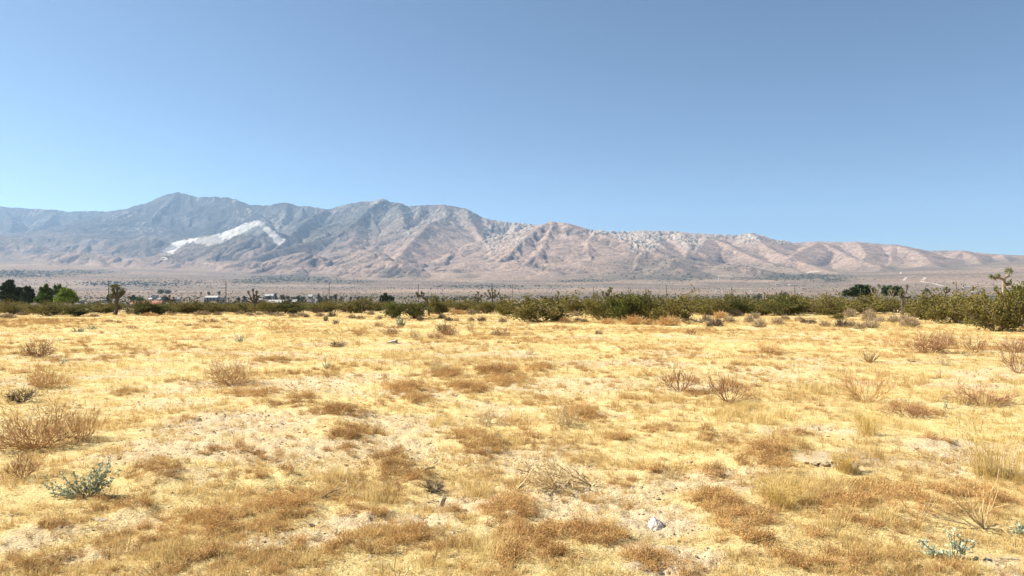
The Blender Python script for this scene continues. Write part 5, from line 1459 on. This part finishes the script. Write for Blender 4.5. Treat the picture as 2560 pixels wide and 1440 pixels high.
pole(455, 731, 560, "short pole with one crossarm left of the long white barn", [(.9, 1.9)])
pole(565, 705, 360, "tall thick bare pole beside the white shed", (), r=.21)
pole(823, 706, 400, "tall bare pole by the big round dark far tree", (), r=.17)
pole(1046, 710, 430, "bare pole rising above the leaning joshua tree", (), r=.16)
pole(1282, 712, 450, "bare pole above the largest central bush's left side", (), r=.16)
pole(1484, 716, 500, "bare pole left of the stubby two headed joshua tree", (), r=.17)
pole(1666, 713, 470, "bare pole above the big thicket", (), r=.18)
pole(1829, 717, 500, "pole with the short top arm right of the big thicket", [(.3, .5), (1.6, .45)], r=.19)
pole(1987, 713, 460, "T shaped pole with one wide top arm", [(.15, 2.6)], r=.2)
pole(2391, 705, 400, "bare pole standing near the right side left of the tall joshua tree", (), r=.19)
pole(829, 740, 700, "very short thin pole just right of the tall bare pole by the round far tree", (), r=.14)

# ================================================================== far buildings
def building(px, top, wpx, Y, label, wall='white', roof='white', depth=7, roofh=.22, gable=True, wins=2, eave=.3, base=None, cat="house", name="far_house"):
    if base:
        q = far_pt(px, base); Y = q[1]; zg = q[2]; H = (base - top) * Y / F; eave = .3
    else:
        q = at(px, top, Y); zg = terrain_z(q[0], q[1]); H = max(2.2, q[2] - zg)
    w = wpx * Y / F
    o = bpy.data.objects.new(name, None); COL.objects.link(o); o.location = (q[0], q[1], zg); o.empty_display_size = 1
    tag(o, label, cat, "buildings of the far town")
    hw = w / 2; wh = H * (1 - roofh)
    b = MB(); b.box(-hw + eave, hw - eave, 0, depth, -.3, wh); link("wall", b.mesh("house_wall", M[wall]), o)
    r = MB()
    if gable:
        y0, y1 = -eave, depth + eave
        r.add([(-hw, y0, wh), (hw, y0, wh), (hw, y1, wh), (-hw, y1, wh), (-hw + .02, depth / 2, H), (hw - .02, depth / 2, H)], [(0, 1, 5, 4), (2, 3, 4, 5), (3, 0, 4), (1, 2, 5), (0, 3, 2, 1)])
    else:
        r.box(-hw, hw, -eave, depth + eave, wh, H)
    link("roof", r.mesh("house_roof", M[roof]), o)
    for i in range(wins):
        x = -hw + (i + 1) * w / (wins + 1); ww = min(.8, w * .1)
        g = MB(); g.box(x - ww, x + ww, -.05, .05, wh * .42, wh * .78)
        link("window", g.mesh("window", M['win']), o)
    d = MB(); x = hw * .25; d.box(x - .5, x + .5, -.04, .06, 0, min(2.0, wh * .75)); link("door", d.mesh("door", M['greyroof']), o)
    return o
building(688, 749.5, 42, 600, "very long low building with a bright white roof right of the forked joshua tree", 'cream', 'white', 9, .45, wins=5)
building(527, 739.5, 32, 880, "large white barn with white end walls between the two poles", 'greyroof', 'white', 10, .3, wins=3, cat="barn", name="barn")
for sx in (-1, 1):
    pass
building(386, 738, 11, 980, "small building with a bright white flat roof right of the reddish roof", 'cream', 'white', 6, .5, False)
building(556, 743.5, 8, 760, "white shed just left of the tall thick pole", 'white', 'white', 4, .3, False, 1, cat="shed", name="shed")
building(445, 743, 8, 800, "white hut left of the short pole with one crossarm", 'white', 'greyroof', 4, .35, True, 1)
building(374, 744.5, 10, 830, "grey white low house right of the dark tree pair behind the reddish roof", 'cream', 'white', 6, .4)
building(396, 745, 9, 840, "low pale house left of the dark far tree clump", 'cream', 'greyroof', 6, .4)
building(362, 751.5, 76, 470, "long low house with a reddish roof behind the dark green bush pair", 'cream', 'redroof', 9, .55, wins=6)
building(370, 722, 12, 1480, "pale distant farmhouse left of the windbreak on the plain", 'cream', 'greyroof', 8, .35, base=724.6)
building(394, 722, 7, 1480, "white distant farmhouse touching the left end of the windbreak", 'white', 'white', 8, .3, base=724.6)
building(672, 735, 22, 1080, "white long house in the far town above the long white roof", 'white', 'white', 8, .4, wins=3)
building(675, 742, 7, 900, "small white cottage in the far town just above the long white roof", 'white', 'greyroof', 5, .35, True, 1)
building(735, 748.5, 12, 650, "far white cottage right of the candelabra joshua tree", 'white', 'white', 6, .4)
building(781, 746.5, 6, 660, "tiny yellowish white hut left of the big round dark far tree", 'cream', 'white', 4, .4, False, 1)
building(775, 736, 11, 1050, "pale low house in the far town above the tiny yellowish hut", 'cream', 'white', 6, .4)
building(650, 746, 10, 780, "greyish house just right of the forked joshua tree", 'cream', 'greyroof', 6, .4)
building(1795, 727, 10, 1350, "white farmhouse on the plain left of the pole with the short top arm", 'white', 'white', 8, .35, base=729.6)
building(1809, 728, 8, 1350, "pale farm shed right of the white farmhouse on the plain", 'cream', 'greyroof', 7, .35, True, 1, base=730.6)
building(1880, 727, 7, 1400, "pale little house beside dark trees right of the pole with the short top arm", 'cream', 'white', 7, .35, True, 1, base=729.6)
building(1994, 730, 8, 1300, "white little house just right of the T shaped pole", 'white', 'white', 7, .35, True, 1, base=732.6)
building(2006, 732, 12, 1250, "low pale house second to the right of the T shaped pole", 'cream', 'greyroof', 7, .4, base=734.6)
building(1930, 738.5, 26, 900, "long low pale building below dark far trees left of the T shaped pole", 'cream', 'cream', 5, .2, False, 3)
building(1977, 711, 7, 2500, "tiny white house on the slope above the T shaped pole's left side", 'white', 'white', 10, .3, True, 1, base=713.6)
building(1945, 709, 12, 2500, "pale low ranch building high on the slope left of the T shaped pole", 'cream', 'greyroof', 10, .35, base=711.6)
building(2440, 728, 14, 1050, "white low building right of the pole at the right side", 'white', 'white', 7, .35, base=730.6)
building(2418, 717, 18, 1700, "pale long ranch house on the plain right of the pole at the right side", 'cream', 'white', 8, .35, wins=3, base=719.6)
building(2445, 715, 12, 1750, "brownish ranch building left of the tall joshua tree", 'cream', 'redroof', 8, .35, base=717.6)
building(1500, 729, 6, 1350, "small white house just right of the pole left of the stubby joshua tree", 'white', 'white', 6, .35, True, 1, base=731.6)

def tower():
    p = far_pt(1797, 704); s = p[1] / F
    o = bpy.data.objects.new("white_tower", None); COL.objects.link(o); o.location = tuple(p); o.empty_display_size = 2
    tag(o, "narrow white tower standing alone at the mountain's foot", "tower")
    b = MB(); b.tube([Vector((0, 0, -2)), Vector((0, 0, 11 * s))], [1.3 * s, 1.15 * s], 14, .5, True); link("shaft", b.mesh("tower_shaft", M['white']), o)
    c = MB(); c.tube([Vector((0, 0, 11 * s)), Vector((0, 0, 11.8 * s))], [1.35 * s, 1.2 * s], 14, .5, True); link("cap", c.mesh("tower_cap", M['cream']), o)
    p2 = far_pt(1803, 703)
    b2 = MB(); b2.box(-.9 * s, .9 * s, -.9 * s, .9 * s, -2, 4 * s); b2.box(-1.1 * s, 1.1 * s, -1.1 * s, 1.1 * s, 4 * s, 4.6 * s)
    tag(link("pump_house", b2.mesh("pump_house", M['white']), None, tuple(p2)), "small white block beside the narrow white tower", "house", "buildings of the far town")
tower()

# ================================================================== dirt roads on the slopes
def road(pts, width, nm="dirt_road"):
    P = []
    for a, b in zip(pts[:-1], pts[1:]):
        for k in range(6):
            q = far_pt(a[0] + (b[0] - a[0]) * k / 6, a[1] + (b[1] - a[1]) * k / 6, 900)
            if q is not None: P.append(q)
    P.append(far_pt(*pts[-1], 900))
    P = [np.array(p) for p in P if p is not None]
    for _ in range(2): P = [P[0]] + [(P[i - 1] + 2 * P[i] + P[i + 1]) / 4 for i in range(1, len(P) - 1)] + [P[-1]]
    V, Q = [], []
    for i, p in enumerate(P):
        d = P[min(i + 1, len(P) - 1)] - P[max(i - 1, 0)]
        nrm = np.array((-d[1], d[0])); nrm = nrm / (np.linalg.norm(nrm) + 1e-9)
        for k in (-1, 0, 1):
            x, y = p[0] + nrm[0] * k * width / 2, p[1] + nrm[1] * k * width / 2
            V.append((x, y, terrain_z(x, y) + .9))
    for i in range(len(P) - 1):
        for k in range(2): Q.append((i * 3 + k, i * 3 + k + 1, i * 3 + 4 + k, i * 3 + 3 + k))
    kind(link(nm, mesh_np("dirt_road", V, Q, M['road'])), 'structure')
road([(2242, 691), (2254, 692), (2266, 693), (2287, 690)], 11)
road([(2266, 693.5), (2262, 698), (2258, 702), (2264, 704)], 12)
road([(2314, 694), (2307, 701), (2304, 704), (2313, 707), (2330, 708.5), (2341, 711), (2353, 715), (2377, 718)], 14)
road([(2254, 680), (2251, 683), (2253, 685)], 10)
road([(403, 645), (420, 650), (405, 654), (372, 659)], 13)
road([(2008, 682), (2030, 681), (2050, 679)], 22)
road([(1788, 690), (1802, 691), (1860, 692)], 12)
road([(2400, 716.5), (2440, 718), (2470, 717)], 9)
road([(1640, 712), (1700, 711), (1740, 710)], 9)
road([(1835, 707.5), (1850, 707)], 14)
road([(1868, 708.5), (1882, 708)], 18)

# ================================================================== pipe rail, fallen branches
def pipe_rail():
    q = at(78, 720, 92); zg = float(gz_low(q[0], q[1]))
    o = bpy.data.objects.new("pipe_fence", None); COL.objects.link(o); o.location = (q[0], q[1], zg)
    tag(o, "grey pipe rail fence between bushes below the dark pines", "fence")
    s = 92 / F; x0, x1 = -23 * s, 24 * s
    zt = at(78, 766, 92)[2] - zg
    b = MB(); b.tube([Vector((x0, 0, zt)), Vector((x1, 0, zt + .04))], [.04, .04], 6, .5, True); link("rail", b.mesh("rail", M['steel']), o)
    for k in range(4):
        c = MB(); x = x0 + (x1 - x0) * k / 3; c.tube([Vector((x, 0, -.1)), Vector((x, 0, zt))], [.035, .035], 6, .5, True); link("fence_post", c.mesh("fence_post", M['steel']), o)
pipe_rail()

def fallen():
    c = ground_pt(1740, 812); s = c[1] / F; R = random.Random(6); b = MB()
    for (x0, y0, x1, y1, r) in [(-40, 16, 30, -2, 2.0), (-36, 10, -8, -4, 1.4), (0, 0, 4, 18, 1.6), (4, 0, 20, 16, 1.4), (10, 2, 34, 12, 1.2), (-4, 0, -14, 14, 1.3), (14, 0, 26, 8, 1.3), (-20, 2, 10, 8, 1.4), (-30, 20, -46, 8, 1.2), (20, 4, 40, 2, 1.2)]:
        a, e = Vector((x0 * s, R.uniform(-.4, .4), max(y0, .6) * s)), Vector((x1 * s, R.uniform(-.4, .4), max(y1, .6) * s))
        m = a.lerp(e, .5) + rv(R, .08)
        b.tube([a, m, e], [r * s, r * s * .8, r * s * .4], 6, R.random(), True)
        grow(b, m, (e - a).normalized().lerp(rv(R, 1).normalized(), .5), 12 * s, r * s * .5, 1, R, 3, .3)
    tag(link("fallen_branches", b.mesh("fallen_branches", M['tumble_grey']), None, tuple(c)), "dark fallen dead branches lying at the right end of the big thicket", "dead branches")
fallen()

# ================================================================== ground cover (nobody could count it)
PROTO = bpy.data.collections.new("ground_cover_shapes")

def scatter_group(name, protos):
    c = bpy.data.collections.new(name)
    for i, me in enumerate(protos):
        c.objects.link(bpy.data.objects.new(f"{name}_{i}", me))
    g = bpy.data.node_groups.new(name, 'GeometryNodeTree')
    g.interface.new_socket("Geometry", in_out='INPUT', socket_type='NodeSocketGeometry')
    g.interface.new_socket("Geometry", in_out='OUTPUT', socket_type='NodeSocketGeometry')
    N, L = g.nodes.new, g.links.new
    gi, go = N("NodeGroupInput"), N("NodeGroupOutput")
    ci = N("GeometryNodeCollectionInfo"); ci.inputs[0].default_value = c; ci.inputs[1].default_value = True; ci.inputs[2].default_value = True
    ip = N("GeometryNodeInstanceOnPoints"); ip.inputs["Pick Instance"].default_value = True
    def na(n, t):
        a = N("GeometryNodeInputNamedAttribute"); a.data_type = t; a.inputs[0].default_value = n
        return [o for o in a.outputs if o.enabled and o.name == "Attribute"][0]
    L(gi.outputs[0], ip.inputs["Points"]); L(ci.outputs[0], ip.inputs["Instance"])
    L(na("idx", 'INT'), ip.inputs["Instance Index"])
    L(na("rot", 'FLOAT_VECTOR'), ip.inputs["Rotation"]); L(na("scl", 'FLOAT_VECTOR'), ip.inputs["Scale"])
    L(ip.outputs[0], go.inputs[0])
    return g

def scatter(name, group, P, rot, scl, idx, tint, m):
    me = bpy.data.meshes.new(name)
    me.vertices.add(len(P)); me.vertices.foreach_set("co", np.asarray(P, np.float32).ravel())
    for nm, ty, v in (("rot", 'FLOAT_VECTOR', rot), ("scl", 'FLOAT_VECTOR', scl)):
        a = me.attributes.new(nm, ty, 'POINT'); a.data.foreach_set("vector", np.asarray(v, np.float32).ravel())
    a = me.attributes.new("idx", 'INT', 'POINT'); a.data.foreach_set("value", np.asarray(idx, np.int32))
    a = me.attributes.new("tint", 'FLOAT', 'POINT'); a.data.foreach_set("value", np.asarray(tint, np.float32))
    me.update()
    o = link(name, me); kind(o, 'stuff')
    md = o.modifiers.new("scatter", 'NODES'); md.node_group = group
    return o

def grass_proto(seed, n, h, spread, w, low=0.0):
    R = random.Random(seed); b = MB()
    for _ in range(n):
        a = R.uniform(0, 6.283); q = R.random() ** .5 * spread
        p = Vector((math.cos(a) * q, math.sin(a) * q, -.003))
        a2 = a + R.gauss(0, .7); tilt = R.uniform(.1, .7) if not low else R.uniform(.9, 2.2)
        d = Vector((math.cos(a2) * tilt, math.sin(a2) * tilt, 1)).normalized()
        b.blade(p, d, h * R.uniform(.5, 1.15), w * R.uniform(.7, 1.3), R.uniform(.1, .9), R.random())
    return b.mesh("grass_tuft", M['grass'])

def litter_proto(seed, n, rad, L):
    R = random.Random(seed); b = MB()
    for _ in range(n):
        a = R.uniform(0, 6.283); q = R.random() ** .5 * rad; a2 = R.uniform(0, 6.283)
        d = Vector((math.cos(a2), math.sin(a2), R.uniform(-.05, .35))).normalized()
        b.blade(Vector((math.cos(a) * q, math.sin(a) * q, R.uniform(.0, .012))), d, L * R.uniform(.4, 1.3), .0028, R.uniform(0, .4), R.random())
    return b.mesh("straw_litter", M['grass'])

def weed_proto(seed, n, h, rad):
    """low brown dried weed: a cushion of fine wiry stems with seed bits"""
    R = random.Random(seed); b = MB()
    for _ in range(n):
        a = R.uniform(0, 6.283); q = R.random() ** .5 * rad * .7
        p = Vector((math.cos(a) * q, math.sin(a) * q, -.003)); d = (hemi(R, .15, 1)).normalized()
        k = R.uniform(.6, 1.1) * h
        b.blade(p, d, k, .0032, R.uniform(.2, .9), R.random())
        for _k in range(3):
            e = p + d * k * R.uniform(.35, 1.0) + rv(R, .007)
            b.leaf(e, rv(R, 1).normalized(), rv(R, 1), R.uniform(.010, .024), .0042, R.random())
    return b.mesh("brown_weed", M['weed'])

def pebble_proto(seed):
    me = ico_rock(seed, M['pebble'], .5, .42, .32, .15, 0); me.name = "pebble"; return me

G_GRASS = scatter_group("grass_tuft", [grass_proto(1, 22, .075, .035, .0034), grass_proto(2, 26, .055, .05, .0032), grass_proto(3, 18, .10, .03, .0034), grass_proto(4, 26, .05, .045, .0032, 1),
                                       litter_proto(5, 26, .07, .05), litter_proto(6, 20, .06, .07), grass_proto(7, 34, .17, .05, .0032), grass_proto(8, 30, .13, .06, .0032)])
G_WEED = scatter_group("brown_weed", [weed_proto(11, 46, .10, .06), weed_proto(12, 40, .13, .06), weed_proto(13, 50, .08, .075)])
G_PEB = scatter_group("pebble", [pebble_proto(i) for i in (41, 42, 43, 44)])

rng = np.random.default_rng(3)
def sector(n, r0, r1, power, half=41):
    """points in the viewed sector, thinning with distance as r^-power"""
    u = rng.random(n); k = 2 - power
    r = (r0 ** k + u * (r1 ** k - r0 ** k)) ** (1 / k) if abs(k) > 1e-6 else r0 * (r1 / r0) ** u
    a = np.radians(rng.uniform(-half, half, n))
    return r * np.sin(a), r * np.cos(a), r

def micro_z(x, y):
    r = np.hypot(x, y)
    return gz_low(x, y) + (fbm(x / .55, y / .55, 75, 3) - .5) * 0.055 * (1 - sstep(40, 90, r)) + field_mask(WEEDS, x, y, .8) * 0.035

def rots(n, tilt=.15):
    return np.stack([rng.normal(0, tilt, n), rng.normal(0, tilt, n), rng.uniform(0, 6.283, n)], 1)

def grass_cover():
    x, y, r = sector(150000, 3.4, 92, 1.55)
    bare = bare_at(x, y); wd = weed_at(x, y); tall = field_mask(TALL, x, y, .6)
    clump = fbm(x / .32, y / .32, 201, 3); patch = fbm(x / 2.4, y / 2.4, 205, 3)
    p = (1 - .80 * bare) * (1 - .35 * wd) * (.25 + .75 * sstep(.36, .56, clump)) * (.55 + .6 * sstep(.35, .6, patch))
    p = np.maximum(p, tall * .7)
    keep = rng.random(len(x)) < p
    x, y, r, tall, clump, patch = x[keep], y[keep], r[keep], tall[keep], clump[keep], patch[keep]
    n = len(x)
    tl = (tall * rng.random(n) > .42)
    up = (rng.random(n) < (.25 + .35 * sstep(.5, .62, clump)))
    idx = np.where(tl, rng.integers(6, 8, n), np.where(up, rng.integers(0, 3, n), rng.integers(3, 6, n)))
    sc = (np.clip(r / 9.0, .85, 4.6) ** .62) * rng.uniform(.6, 1.25, n)
    scl = np.stack([sc, sc, sc * np.where(tl, 1.0, rng.uniform(.7, 1.1, n)) * np.where(r > 20, .75, 1)], 1)
    tint = np.clip(.42 - .32 * tl + (patch - .5) * 1.3 + rng.normal(0, .22, n), 0, 1)
    scatter("dry_grass", G_GRASS, np.stack([x, y, micro_z(x, y)], 1), rots(n), scl, idx, tint, M['grass'])

def weed_cover():
    x, y, r = sector(330000, 3.4, 85, 1.45)
    w = weed_at(x, y)
    stray = sstep(.60, .70, fbm(x / .5, y / .5, 231, 2)) * .22 * (1 - .4 * bare_at(x, y)) * sstep(.45, .6, fbm(x / 4, y / 4, 233, 2))
    p = np.maximum(w * .33, stray)
    keep = rng.random(len(x)) < p
    x, y, r, w = x[keep], y[keep], r[keep], w[keep]; n = len(x)
    sc = (np.clip(r / 8.0, .8, 5) ** .55) * rng.uniform(.6, 1.25, n) * (.65 + .45 * w)
    scl = np.stack([sc, sc, sc * rng.uniform(.7, 1.25, n)], 1)
    tint = np.clip(rng.normal(.42, .32, n) + (fbm(x / 1.1, y / 1.1, 237, 2) - .5) * .9, 0, 1)
    scatter("brown_weeds", G_WEED, np.stack([x, y, micro_z(x, y)], 1), rots(n, .25), scl, rng.integers(0, 3, n), tint, M['weed'])

def pebble_cover():
    x, y, r = sector(170000, 3.4, 34, 1.5)
    b = bare_at(x, y)
    keep = rng.random(len(x)) < (.20 + .80 * b) * (.3 + .7 * sstep(.4, .6, fbm(x / .25, y / .25, 251, 2)))
    x, y, r = x[keep], y[keep], r[keep]; n = len(x)
    s = rng.lognormal(-4.4, .6, n) * np.clip(r / 8, .8, 2.6) ** .6
    s = np.clip(s, .003, .05)
    scl = np.stack([s * rng.uniform(.8, 1.3, n), s, s * rng.uniform(.6, 1.1, n)], 1)
    scatter("gravel", G_PEB, np.stack([x, y, micro_z(x, y)], 1), rots(n, .4), scl, rng.integers(0, 4, n), rng.random(n) ** 1.4, M['pebble'])

grass_cover(); weed_cover(); pebble_cover()

# far scrub on the plain and slopes: low clumps, one mass
def far_scrub():
    n = 26000
    Yv = rng.uniform(0, 1, n); Y = 330 * (5200 / 330) ** (Yv ** .8)
    px = rng.uniform(-60, 2620, n)
    x = (px - CX) / F * Y; r = np.hypot(x, Y)
    z = np.array([terrain_z(a, b) for a, b in zip(x, Y)])
    ppx, ppy = project(x, Y, z)
    sm = blob2(ppx, ppy, SCRUBBY)
    dens = .22 + .8 * sm + .35 * sstep(.45, .65, fbm(x / 150, Y / 150, 271, 3))
    k = rng.random(n) < dens
    x, Y, z, sm = x[k], Y[k], z[k], sm[k]; m = len(x)
    s = rng.uniform(.6, 1.5, m) * (1 + 1.5 * sm) * np.where(Y > 2500, 1.7, 1.0)
    base = np.array([(math.cos(a) * q, math.sin(a) * q, h) for (q, h) in ((1.0, 0.0), (1.15, .5), (.6, 1.0)) for a in np.arange(5) * 2 * math.pi / 5 + h] + [(0, 0, 1.15)])
    jit = rng.uniform(.7, 1.3, (m, len(base), 1))
    V = base[None] * jit * s[:, None, None] * np.array([1, 1, .95]) + np.stack([x, Y, z - .1], 1)[:, None]
    f = []
    for a in range(2):
        for i in range(5):
            j = (i + 1) % 5; f.append((a * 5 + i, a * 5 + j, a * 5 + 5 + j)); f.append((a * 5 + i, a * 5 + 5 + j, a * 5 + 5 + i))
    for i in range(5): f.append((10 + i, 10 + (i + 1) % 5, 15))
    f = np.array(f)
    Q = (f[None] + (np.arange(m) * len(base))[:, None, None]).reshape(-1, 3)
    me = mesh_np("desert_scrub", V.reshape(-1, 3), Q, M['scrub'], False, None, {"tint": np.repeat(rng.random(m), len(base))})
    kind(link("desert_scrub", me), 'stuff')
far_scrub()
